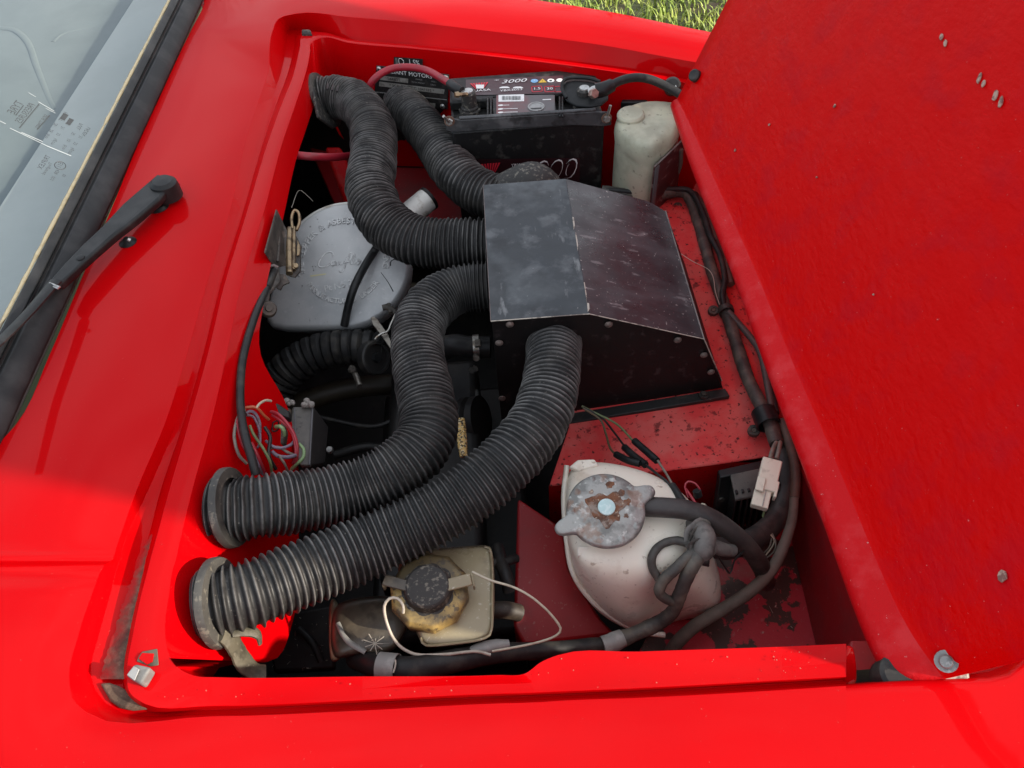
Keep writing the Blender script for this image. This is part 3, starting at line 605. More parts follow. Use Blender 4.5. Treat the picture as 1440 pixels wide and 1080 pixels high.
# ================================================================== DUCT HOSES
def hose(label, pts, R, pitch, collar=None, squash=(), rough=.02, end_smooth=0):
    """annular ribbed duct: every rib is a real ring of the surface"""
    pts = [np.array(p, float) for p in pts]; L = plen(catmull(pts, 200)); p0, p1 = pitch
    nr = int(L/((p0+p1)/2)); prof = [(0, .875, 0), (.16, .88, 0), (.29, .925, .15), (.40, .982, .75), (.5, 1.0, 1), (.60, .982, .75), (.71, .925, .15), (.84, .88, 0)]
    edges = np.cumsum(np.r_[0, np.linspace(p0, p1, nr)]); edges *= L/edges[-1]
    s, rr, cr = [], [], []
    for i in range(nr):
        jit = rng.normal(0, rough*.9)
        for t, r, c in prof: s.append(edges[i]+(edges[i+1]-edges[i])*t); rr.append(R*(r+(jit if c > .5 else jit*.3))); cr.append(c)
    s = np.array(s); c0 = catmull(pts, 600); u = np.r_[0, np.cumsum(np.linalg.norm(np.diff(c0, axis=0), axis=1))]; u *= L/u[-1]
    C3 = np.array([np.interp(s, u, c0[:, j]) for j in range(3)]).T
    ct = c0; t, n, b = frames(ct); T_ = [np.array([np.interp(s, u, m[:, j]) for j in range(3)]).T for m in (n, b)]
    seg = 44; a = np.linspace(0, 2*np.pi, seg, endpoint=False); m = len(s); rr = np.array(rr)
    K = rng.normal(0, 1, (6,)); wob = 1+.012*np.sin(s[:, None]*31+2*a[None]+K[0])+.010*np.sin(s[:, None]*57+3*a[None]+K[1])
    rad_ = rr[:, None]*wob; off = np.zeros((m, seg))
    for (s0, a0, w, wa, d) in squash:                                    # dents
        da = np.angle(np.exp(1j*(a-a0))); off -= d*np.exp(-((s-s0)/w)**2)[:, None]*np.exp(-(da/wa)**2)[None]
    rad_ = rad_+off
    V = (C3[:, None]+rad_[:, :, None]*(np.cos(a)[None, :, None]*T_[0][:, None]+np.sin(a)[None, :, None]*T_[1][:, None])).reshape(-1, 3)
    i = np.arange(m-1)[:, None]*seg; j = np.arange(seg)[None]; k = (j+1) % seg
    Fq = np.stack([i+j, i+k, i+seg+k, i+seg+j], -1).reshape(-1, 4).tolist()
    me = bpy.data.meshes.new('duct_hose'); me.from_pydata(V.tolist(), [], Fq); me.update()
    at = me.attributes.new('crest', 'FLOAT', 'POINT'); dust = np.clip(np.repeat(np.array(cr), seg)*(.75+.35*np.sin(np.repeat(s, seg)*23+K[2])), 0, 1); at.data.foreach_set('value', dust.astype(np.float32))  # rib highlights put into the crest colour, besides some dust
    root = thing('duct_hose', label, 'duct hose', pts[0], 'ribbed black air ducts in the engine bay')
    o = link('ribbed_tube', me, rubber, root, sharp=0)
    return root
def collar(root, c, n, R, lug=None, px=None, w=.014, th=.007):
    """flat mounting ring round the end of a duct"""
    lathe('mounting_ring', [(R*.90, th), (R+w, th), (R+w+.001, th*.6), (R+w+.001, 0), (R*.90, 0), (R*.90, th)], c, n, ring_m, root, seg=40, cap=False)
ring_m = M('scuffed_black_ring', (.06, .057, .05), .6, layers=[((.025, .024, .022), 25, .45, .65, .8), ((.20, .18, .14), 160, .60, .72, .5)], bump=(.2, 120))
def ducts():
    wn = unit(WALLN)
    a0 = wall_pt(450, 140, .004)
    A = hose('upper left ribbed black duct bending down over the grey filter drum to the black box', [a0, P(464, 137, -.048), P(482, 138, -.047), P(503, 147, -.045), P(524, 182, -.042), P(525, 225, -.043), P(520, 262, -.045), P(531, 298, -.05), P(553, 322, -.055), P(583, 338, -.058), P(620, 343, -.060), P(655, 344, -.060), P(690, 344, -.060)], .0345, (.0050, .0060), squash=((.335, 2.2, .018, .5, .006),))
    collar(A, wall_pt(452, 143, .003), wn, .033, w=.011)
    prism('ring_lug', [wall_pt(432, 128, .006), wall_pt(438, 124, .006), wall_pt(446, 160, .006), wall_pt(470, 178, .006), wall_pt(462, 184, .006), wall_pt(440, 168, .006)], wn*.005, capblack, A)
    for k in range(3):
        tube('keyway', [P(462+k*7, 118+k*1.5, -.012), P(460+k*7, 126+k*1.5, -.010)], .0018, rubber2, A, seg=6)
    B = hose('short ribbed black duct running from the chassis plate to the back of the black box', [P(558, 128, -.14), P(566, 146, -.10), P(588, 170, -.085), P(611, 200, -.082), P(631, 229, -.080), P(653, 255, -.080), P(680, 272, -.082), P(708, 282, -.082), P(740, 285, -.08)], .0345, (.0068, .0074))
    # smooth cuff elbow where it meets the box
    el = [P(682, 268, -.078), P(704, 266, -.070), P(728, 262, -.062), P(748, 262, -.060), P(764, 272, -.075)]
    tube('cuff_elbow', el, [.021, .0205, .027, .0345, .033], capblack, B, seg=32, step=.004)
    for k, (px, py) in enumerate(((722, 246), (733, 240), (745, 238), (757, 241))):
        pass
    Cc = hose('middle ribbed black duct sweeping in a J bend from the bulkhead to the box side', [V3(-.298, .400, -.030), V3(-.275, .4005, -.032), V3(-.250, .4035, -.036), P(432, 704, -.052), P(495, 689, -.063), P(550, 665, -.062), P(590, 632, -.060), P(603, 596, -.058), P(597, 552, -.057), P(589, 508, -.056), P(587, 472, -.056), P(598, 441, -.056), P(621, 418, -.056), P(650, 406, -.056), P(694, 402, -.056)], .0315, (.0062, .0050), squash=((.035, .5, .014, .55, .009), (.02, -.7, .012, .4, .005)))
    collar(Cc, V3(-.282, .4005, -.0305), V3(1, 0, .12), .0315, w=.0065)
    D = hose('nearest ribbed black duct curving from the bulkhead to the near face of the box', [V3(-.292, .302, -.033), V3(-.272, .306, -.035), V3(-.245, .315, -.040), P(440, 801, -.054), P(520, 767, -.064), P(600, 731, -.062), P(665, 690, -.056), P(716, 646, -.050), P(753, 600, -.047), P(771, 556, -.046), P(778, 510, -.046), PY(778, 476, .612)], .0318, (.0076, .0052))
    collar(D, V3(-.276, .3045, -.0335), V3(1, .03, .12), .0315, w=.0075)
    q = lambda x, y, o=.010: wall_pt(x, y, o)
    tube('curved_lug', [P(312, 888, -.034), P(324, 896, -.046), P(332, 912, -.060), P(342, 930, -.074), P(358, 944, -.084), P(374, 944, -.088)], [.010, .0115, .0105, .0115, .0105, .007], bracket_green, D, seg=14, step=.004, flat=.35, wob=.05)
    tube('curved_lug', [P(326, 892, -.040), P(346, 888, -.046), P(362, 892, -.054), P(366, 906, -.062)], [.004, .005, .0055, .003], bracket_green, D, seg=10, step=.004, flat=.5, wob=.08)
ducts()
# ================================================================== BLACK PLENUM BOX
def plenum():
    b = thing('plenum_box', 'black folded sheet metal box with a grey lit top fed by four ducts', 'metal box', (.09, .72, -.15))
    y0, y1 = .596, .846; x0, x1, x2 = -.018, .0905, .224
    zs = -.055
    def sheet(name, poly, mat, n, th=.0016): return prism(name, poly, np.array(n)*-th, mat, b, bev=.0006)
    sheet('top_plate', [V3(x0, y0, 0), V3(x1, y0, 0), V3(x1, y1, 0), V3(x0, y1, 0)], blackmetal, (0, 0, 1))
    sn = unit(V3(-zs, 0, x2-x1))
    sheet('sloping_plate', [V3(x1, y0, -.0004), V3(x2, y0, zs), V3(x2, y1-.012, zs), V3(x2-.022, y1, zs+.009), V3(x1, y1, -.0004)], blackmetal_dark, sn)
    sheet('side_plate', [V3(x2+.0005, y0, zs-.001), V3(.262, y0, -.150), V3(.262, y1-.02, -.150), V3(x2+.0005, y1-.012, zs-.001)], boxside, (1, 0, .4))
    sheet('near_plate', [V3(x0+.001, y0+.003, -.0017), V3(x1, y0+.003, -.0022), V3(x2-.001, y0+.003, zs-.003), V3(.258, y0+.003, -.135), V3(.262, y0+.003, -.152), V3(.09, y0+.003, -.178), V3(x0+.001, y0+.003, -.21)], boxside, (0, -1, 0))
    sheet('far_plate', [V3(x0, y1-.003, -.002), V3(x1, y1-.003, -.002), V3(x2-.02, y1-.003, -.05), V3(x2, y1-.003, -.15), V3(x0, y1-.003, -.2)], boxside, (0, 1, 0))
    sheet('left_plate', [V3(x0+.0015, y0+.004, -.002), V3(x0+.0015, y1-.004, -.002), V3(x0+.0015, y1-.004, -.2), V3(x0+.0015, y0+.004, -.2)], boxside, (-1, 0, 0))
    # bottom flange strip lying on the red panel
    f = [V3(.060, y0-.001, -.183), V3(.264, y0-.001, -.154), V3(.267, y0-.014, -.154), V3(.060, y0-.016, -.183)]
    prism('foot_flange', f, (0, 0, .006), rubber2, b, bev=.001)
    # pop rivets and bare worn edges
    for px, py in ((717, 456), (702, 482), (856, 456), (953, 478), (990, 499), (1000, 523), (706, 560)):
        p = PY(px, py, y0+.0012); lathe('pop_rivet', [(0, .0028), (.0026, .0024), (.0044, .001), (.0047, 0), (0, 0)], p, V3(0, -1, 0), rivet_dark, b, seg=14)
    lathe('bolt', [(0, .006), (.0035, .006), (.0035, .003), (.0065, .003), (.0065, 0), (0, 0)], V3(.236, y0-.008, -.1515), V3(0, 0, 1), rubber2, b, seg=6)
    ed = 0.0007
    tube('worn_edge', [V3(x0, y0-.0002, -.0004), V3(x1-.02, y0-.0002, -.0004), V3(x1, y0-.0002, -.0006)], ed, bare, b, seg=5)
    tube('worn_edge', [V3(x1, y0-.0002, -.0006), V3(x2, y0-.0002, zs-.0002)], ed*.9, bare, b, seg=5)
    tube('worn_edge', [V3(x2+.0005, y0, zs), V3(.258, y0, -.134)], ed*.9, bare, b, seg=5)
    tube('worn_edge', [V3(x2+.0005, y0, zs), V3(x2+.0005, y1-.012, zs)], ed*1.2, bare_dull, b, seg=5)
    tube('worn_edge', [V3(x0, y0, -.0004), V3(x0, y1, -.0004)], ed*.6, bare_dull, b, seg=5)
    # chipped paint along the fold
    for ya, yb, w in ((y0+.002, y0+.016, .0016), (y0+.016, y0+.05, .0008), (.70, .735, .0011), (.74, .765, .0014)):
        prism('chipped_paint', [V3(x1-w, ya, .0006), V3(x1+w*.6, (ya*2+yb)/3, .0003), V3(x1+w, yb, .0000), V3(x1-w*.4, yb, .0006)], (0, 0, -.001), bare, b, bev=0)
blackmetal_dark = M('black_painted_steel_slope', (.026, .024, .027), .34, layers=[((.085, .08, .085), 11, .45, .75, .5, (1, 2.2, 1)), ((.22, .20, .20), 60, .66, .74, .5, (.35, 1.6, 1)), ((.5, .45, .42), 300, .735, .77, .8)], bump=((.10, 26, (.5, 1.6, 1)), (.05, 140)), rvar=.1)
rivet_dark = M('dull_rivet', (.16, .125, .11), .5, metal=.4, layers=[((.06, .045, .04), 200, .5, .65, .7)])
bare_dull = M('dull_edge', (.16, .125, .115), .6, layers=[((.05, .04, .04), 60, .5, .65, .7)])
plenum()
# ================================================================== AIR FILTER DRUM
alu_letter = M('worn_raised_lettering', (.56, .57, .56), .4, metal=.25, layers=[((.28, .28, .28), 90, .5, .66, .7)])  # paler than the casing: light caught by the emboss put into the colour
def air_filter():
    n = unit(V3(-.05, -.52, .85)); c0 = P(484, 372, -.125); ex = unit(V3(1, 0, 0)-n*n[0]); ey = np.cross(n, ex)
    def q(px, py, o=0.0): return PP(px, py, c0, n)+n*o
    b = thing('air_filter', 'round weathered grey air filter housing with raised maker lettering', 'air filter', c0-n*.05)
    R = np.linalg.norm(q(575, 372)-c0)
    # outline: a circle that runs out into a square shoulder on the bulkhead side
    out = [c0+R*(ex*math.cos(a)+ey*math.sin(a)) for a in np.linspace(-1.75, 2.55, 46)]
    out += [q(396, 345), q(380, 400), q(371, 440), q(372, 462), q(420, 463)]
    L = []
    cen = np.mean(out, axis=0)
    def ring(k, h): return [cen+(p-cen)*k+n*h for p in out]
    o = loft('casing', [ring(1.0, -.07), ring(1.0, -.014), ring(1.005, -.010), ring(.985, -.004), ring(.955, -.0005), ring(.93, 0), ring(.6, .0005)], alu, b, sub=1)
    tube('rolled_rim', [c0+(R*1.012)*(ex*math.cos(a)+ey*math.sin(a))-n*.010 for a in np.linspace(.2, 2.5, 40)], .0028, alu_pale, b, seg=8, step=.006)
    # raised lettering
    ct = q(483, 369)
    def arc(s, r, a0, a1, size, flip=False):
        V, Fc = [], []
        for i, ch in enumerate(s):
            a = a0+(a1-a0)*i/(len(s)-1); rad_ = ex*math.cos(a)+ey*math.sin(a); up = rad_ if not flip else -rad_; xx = np.cross(up, n)
            if ch == ' ': continue
            v, f = text_mesh(ch, size, .0011, bev=.0003); base = len(V); V += [ct+rad_*r+xx*w[0]+up*w[1]+n*(w[2]+.0008) for w in v]; Fc += [tuple(base+k for k in t) for t in f]
        mesh('lettering', V, Fc, alu_letter, b, smooth=False)
    arc('THE COPPER & ASBESTOS CO LTD ENG', .062, rad(190), rad(-10), .0125)
    arc('MANUFACTURED UNDER', .058, rad(212), rad(322), .0105, True)
    tx = unit(ex*math.cos(rad(8))+ey*math.sin(rad(8))); ty = np.cross(n, tx)
    text('Pt No 258', q(482, 401), tx, ty, .013, alu_letter, b, off=.0008, extrude=.0006, bev=.0002)
    # script word drawn as one raised stroke
    def stroke(pts, r=.0013): tube('script_lettering', [q(340+x/6, 270+y/6, .0006) for x, y in pts], r, alu_letter, b, seg=6, step=.0015)
    stroke([(768, 545), (770, 520), (745, 508), (705, 520), (665, 565), (648, 605), (655, 632), (690, 636), (730, 620), (755, 600)])
    stroke([(790, 585), (770, 585), (755, 605), (765, 622), (785, 612), (795, 588), (795, 615), (810, 618), (825, 590), (828, 612), (845, 610), (858, 585)])
    stroke([(858, 585), (868, 600), (890, 560), (905, 560), (880, 600), (860, 660), (835, 676), (825, 668)])
    stroke([(885, 590), (905, 590), (930, 540), (925, 515), (905, 535), (915, 600), (935, 600), (955, 545), (950, 525), (935, 550), (945, 605), (965, 595)])
    stroke([(965, 595), (975, 575), (992, 572), (1000, 590), (985, 612), (968, 606), (972, 585), (1012, 585)])
    prism('scratch', [q(436, 387.5, .0006), q(459, 384.5, .0006), q(458, 386.5, .0006), q(437, 389.5, .0006)], n*.0003, yelp_dull, b, bev=0)
    for pts, w in (([(489, 306), (492, 311), (489, 316)], .0015), ([(503, 305), (506, 313)], .0012), ([(559, 363), (550, 367), (549, 374)], .0012), ([(536, 383), (546, 397), (553, 410)], .0008)):
        tube('scuff', [q(x, y, .0002) for x, y in pts], w, boxside, b, seg=5, step=.003, flat=.3)
    # outlet spout
    a, e = P(556, 318, -.125), P(603, 279, -.110)
    s = tube('outlet_spout', [a, e], .0185, alu_pale, b, seg=28, cap=True)
    lathe('spout_rim', [(.0165, .002), (.0192, .002), (.0192, -.003), (.0165, -.003), (.0165, .002)], e, e-a, boxside, b, seg=28)
yelp_dull = M('yellow_scratch', (.55, .52, .30), .6)
air_filter()
def strap():
    pts = [P(537, 338, -.09), P(527, 352, -.108), P(512, 376, -.115), P(498, 404, -.125), P(490, 430, -.145), P(484, 458, -.17)]
    s = tube('breather_pipe', pts, .0058, rubber2_smooth, None, seg=12)
    tag(s, 'thin black breather pipe lying across the grey filter lettering', 'pipe')
strap()
# ================================================================== BATTERY
def battery():
    z = -.015; zb = -.215
    nl, nr = P(636, 168, z), P(848, 152, z); nl[1] = nr[1] = 1.022
    x0, x1, y0, y1 = -.062, .166, 1.020, 1.148
    b = thing('battery', 'black car battery with a red fan logo label reading 3000', 'battery', ((x0+x1)/2, (y0+y1)/2, zb))
    box('case', ((x0+x1)/2, (y0+y1)/2, (z+zb)/2-.006), (x1-x0, y1-y0, z-zb-.012), batt_m, b, bev=.004)
    # lid with a raised centre section and recessed terminal corners
    box('lid', ((x0+x1)/2, (y0+y1)/2+.028, z-.004), (x1-x0, (y1-y0)-.056, .016), batt_m, b, bev=.003)
    cx0, cx1 = P(692, 150, z)[0], P(782, 150, z)[0]
    box('lid', ((cx0+cx1)/2, y0+.034, z-.004), (cx1-cx0, .060, .016), batt_m, b, bev=.002)
    zt = z+.0042
    def q(px, py, h=0.0): return P(px, py, zt+h)
    X, Y = V3(1, 0, 0), V3(0, 1, 0)
    for px in (686, 690.5, 787, 791): prism('lid_rib', [q(px-1.2, 138), q(px+1.2, 138), q(px+1.2, 166), q(px-1.2, 166)], (0, 0, .003), batt_m, b, bev=.0005)
    # rear strip label
    lb = flat('label', [[q(655, 112, .0006), q(792, 106, .0006), q(792, 131, .0006), q(655, 134, .0006)]], lab_dark, b)
    def fan(p, w, h, x, y, par, m=redp, n=7):
        qs = []
        z_ = np.cross(x, y)
        for k in range(n):
            t0, t1 = -1+2*k/n, -1+2*(k+.62)/n
            qs.append([p+x*w*.22*t0+z_*.0008, p+x*w*.22*t1+z_*.0008, p+x*w*.5*t1+y*h+z_*.0008, p+x*w*.5*t0+y*h+z_*.0008])
        flat('fan_logo', qs, m, par)
    fan(q(675, 125, .0008), .030, .017, X, Y, lb)
    flat('fan_logo', [[q(669, 119, .0018), q(681, 119, .0018), q(680, 124.5, .0018), q(670, 124.5, .0018)]], white, lb)
    text('YUASA', q(675, 127.6, .001), X, Y, .0085, white, lb, xs=1.25)
    text('3000', q(722, 114.5, .0012), X, Y, .0145, white, lb, shear=.28, xs=1.35)
    text('YBX', q(698.5, 113.2, .001), X, Y, .004, white, lb)
    text('YBX3053', q(719, 127, .001), X, Y, .0078, white, lb, xs=1.15)
    for px in (709, 728): prism('car_symbol', [q(px-7, 124.2, .001), q(px-6, 122.8, .001), q(px-3, 121.9, .001), q(px+4, 121.7, .001), q(px+7, 122.8, .001), q(px+8, 124.0, .001)], (0, 0, .0002), white, lb, bev=0)
    def disc(px, py, rx, m, ry=None): 
        c = q(px, py, .001); flat('warning_symbol', [[c+X*rx*math.cos(a)+Y*(ry or rx)*math.sin(a) for a in np.linspace(0, 2*math.pi, 18, endpoint=False)]], m, lb)
    disc(751.5, 113.6, .0056, bluep); flat('warning_symbol', [[q(757, 116.2, .001), q(769, 115.7, .001), q(763, 110.6, .001)]], yelp, lb); disc(774.5, 113.2, .0054, white); disc(787, 112.6, .0050, white)
    text('!', q(763, 114.1, .0014), X, Y, .006, blackp, lb); text('+', q(751.5, 113.6, .0014), X, Y, .007, white, lb); disc(774.5, 113.2, .0025, greyp, .0022)
    for (px, s) in ((755, '1.5'), (773, '30'), (787, '')):
        a_, w_ = q(px, 125, .001), .0082
        for dx0, dx1, dy0, dy1 in ((-1, 1, .82, 1), (-1, 1, -1, -.82), (-1, -.86, -1, 1), (.86, 1, -1, 1)):
            flat('label_frame', [[a_+X*w_*dx0+Y*.0085*dy0, a_+X*w_*dx1+Y*.0085*dy0, a_+X*w_*dx1+Y*.0085*dy1, a_+X*w_*dx0+Y*.0085*dy1]], redp, lb)
        if s: text(s, q(px, 125, .0012), X, Y, .0095, white, lb)
    # middle grey label with bar code and vent plug
    lg = flat('label', [[q(698, 134, .0006), q(780, 133.5, .0006), q(780, 160, .0006), q(698, 161, .0006)]], lab_grey, b)
    flat('bar_code', [[q(701, 133.5, .001), q(737, 132.5, .001), q(737, 142.3, .001), q(701, 143, .001)]], white, lg)
    qs = []; x = 706.0
    while x < 732: w = rng.choice([.5, .8, 1.2]); qs.append([q(x, 135, .0015), q(x+w, 135, .0015), q(x+w, 140.5, .0015), q(x, 140.5, .0015)]); x += w+rng.choice([.6, .9])
    flat('bar_code', qs, blackp, lg)
    lathe('vent_plug', [(.0125, .0006), (.0125, .002), (.0105, .002), (.0105, .0012), (0, .0012)], q(754, 151, 0), V3(0, 0, 1), greyp, lg, seg=26)
    flat('plug_slot', [[q(746, 152, .0018), q(762, 151, .0018), q(762, 152.5, .0018), q(746, 153.5, .0018)]], blackp, lg)
    for py, w in ((148, 8), (153.2, 20), (158, 20)):
        flat('print_line', [[q(708, py-.5, .001), q(708+w, py-.5-.03*w, .001), q(708+w, py+.2-.03*w, .001), q(708, py+.2, .001)]], white, lg)
        c = q(704, py, .001); flat('print_line', [[c+X*.0042*math.cos(a)+Y*.0022*math.sin(a) for a in np.linspace(0, 2*math.pi, 12, endpoint=False)]], white, lg)
    flat('print_line', [[q(763, 139.6, .001), q(775, 139, .001), q(775, 140.2, .001), q(763, 140.8, .001)]], white, lg)
    # front face label
    yf = y0-.0008
    def fq(px, py, o=0.0): return PY(px, py, yf-o)
    Z = V3(0, 0, 1)
    lf = flat('front_label', [[fq(672, 224), fq(815, 222), fq(815, 290), fq(672, 290)]], lab_front, b)
    fan(fq(688, 245), .040, .020, X, Z, lf, n=9)
    text('YBX', fq(725, 232, .0004), X, Z, .0075, white, lf); text('YUASA', fq(688, 251, .0004), X, Z, .013, white, lf)
    text('3000', fq(768, 241, .0004), X, Z, .052, white, lf, shear=.28, xs=.86, off=.0004); text('3000', fq(768, 241, .0004), X, Z, .0468, lab_front, lf, shear=.28, xs=.92, off=.0012)
    # terminals
    for px, py in ((661, 140), (821, 136)):
        c = P(px, py+16, z-.012); lathe('terminal', [(0, .0), (.0165, 0), (.0165, .004), (.0135, .005), (.0135, .008), (.0115, .010), (.0112, .030), (.009, .032), (0, .032)], c, V3(0, 0, 1), capblack, b, seg=26)
        lathe('terminal_post', [(0, .0015), (.0072, .0012), (.0078, -.002), (0, -.002)], c+V3(0, 0, .0325), V3(0, 0, 1), zinc, b, seg=22)
    return b
lab_front = M('battery_front_label', (.022, .004, .006), .45)
battery()
def clamp_bar():
    y = 1.016; zt = -.012
    a, e = PY(626, 162, y), PY(858, 156, y)
    b = thing('battery_clamp', 'black angle iron clamp bar across the front of the battery', 'clamp bar', (a+e)/2)
    L = [PY(626, 165, y), PY(648, 169, y), PY(836, 157, y), PY(858, 158, y), PY(860, 176, y), PY(850, 178, y), PY(800, 176, y), PY(640, 186, y), PY(628, 184, y)]
    o = prism('bar', L, (0, .003, 0), clamp_m, b, bev=.0012)
    t0, t1 = PY(646, 169, y), PY(838, 157, y)
    prism('top_leg', [t0, t1, t1+V3(0, .005, .001), t0+V3(0, .005, .001)], (0, 0, .003), clamp_m, b, bev=.001)
    for px, py in ((632, 170), (853, 166)):
        c = PY(px, py, y-.002); lathe('nut', [(0, .006), (.0045, .006), (.0055, .004), (.0055, 0), (0, 0)], c, V3(0, -1, .15), steel, b, seg=6)
        lathe('washer', [(0, .0012), (.0078, .0012), (.0078, 0), (0, 0)], c, V3(0, -1, .05), rust_dull, b, seg=18)
        tube('stud', [c+V3(0, -.004, 0), c+V3(-.007, -.010, .014)] if px < 700 else [c+V3(0, -.002, 0), c+V3(.004, -.004, .022)], .0022, steel, b, seg=8)
clamp_m = M('scuffed_black_angle', (.05, .052, .054), .5, layers=[((.16, .16, .16), 26, .5, .72, .55), ((.01, .01, .01), 40, .5, .66, .7)], bump=(.15, 120))
rust_dull = M('rusty_washer', (.14, .075, .05), .75, layers=[((.25, .16, .12), 120, .5, .7, .7)])
clamp_bar()
def battery_cables():
    r = thing('battery_cable', 'red battery cable arching over the chassis plate to the left terminal', 'cable', P(645, 126, .0))
    tube('cable', [P(452, 219, -.14), P(470, 222, -.13), P(500, 214, -.12), P(520, 160, -.07), P(519, 125, -.03), P(530, 108, -.012), P(550, 97, -.005), P(575, 94.5, 0), P(600, 99, 0), P(622, 111, .004), P(634, 119, .007)], .0056, redcable, r, seg=14, step=.006, wob=.01)
    tube('crimp', [P(633, 118, .006), P(641, 124, .007), P(650, 128, .008)], [.0078, .0078, .006], rubber2, r, seg=12)
    prism('ring_lug', [P(644, 125, .0085), P(650, 123, .0085), P(660, 128, .0085), P(658, 132, .0085), P(650, 130, .0085)], (0, 0, -.002), zinc, r, bev=.0006)
    lathe('clamp_bolt', [(0, .006), (.004, .006), (.0045, 0), (.003, 0), (.003, -.014), (0, -.014)], P(645, 133, .010), V3(-.9, -.3, .2), brass, r, seg=6)
    l = tag(tube('cable', [P(398, 219, -.035), P(412, 218, -.035), P(436, 220, -.038), P(470, 221, -.06), P(500, 218, -.09)], .0058, redcable, None, seg=12), 'short red cable leaving the bulkhead beside the upper left duct', 'cable')
    l.name = 'bulkhead_cable'
    k = thing('earth_cable', 'black battery earth cable with an open rubber terminal cover', 'cable', P(821, 128, .02))
    tube('cable', [P(848, 127, .014), P(858, 121, .018), P(874, 113, .020), P(893, 109, .020), P(912, 111, .016), P(932, 119, .008), P(952, 130, 0), P(968, 141, -.006), P(972, 149, -.012), P(967, 154, -.02), P(955, 156, -.03)], .0062, rubber2, k, seg=14, step=.006)
    # boot: open cup behind the terminal, narrowing into a sleeve
    cup = [P(792, 112, .020), P(797, 106, .022), P(808, 104, .022), P(830, 105, .022), P(846, 110, .020), P(858, 112, .018), P(858, 130, .012), P(848, 138, .010), P(832, 141, .008), P(812, 140, .006), P(798, 133, .008), P(792, 122, .014)]
    o = prism('terminal_cover', [p+V3(0, .012, -.016) for p in cup], (0, .0, -.004), rubber2_smooth, k, bev=.0015)
    tube('cover_lip', [p+V3(0, .012, -.012) for p in cup[-2:]+cup[:5]], .0026, rubber2_smooth, k, seg=8, step=.004)
    tube('sleeve', [P(838, 128, .015), P(850, 125, .017), P(860, 120, .018)], [.011, .0105, .0095], rubber2_smooth, k, seg=14, step=.003)
    prism('ring_lug', [P(826, 125, .0095), P(832, 121, .0095), P(846, 117, .0095), P(847, 120, .0095), P(836, 127, .0095), P(828, 131, .0095)], (0, 0, -.002), zinc, k, bev=.0006)
    lathe('clamp_bolt', [(0, .008), (.0065, .008), (.0072, .006), (.0072, 0), (0, 0)], P(833, 132, .016), V3(.4, -.8, .5), brass_pink, k, seg=6)
brass_pink = M('coppery_bolt', (.36, .27, .23), .4, metal=.6, layers=[((.18, .13, .11), 160, .5, .68, .7)])
battery_cables()
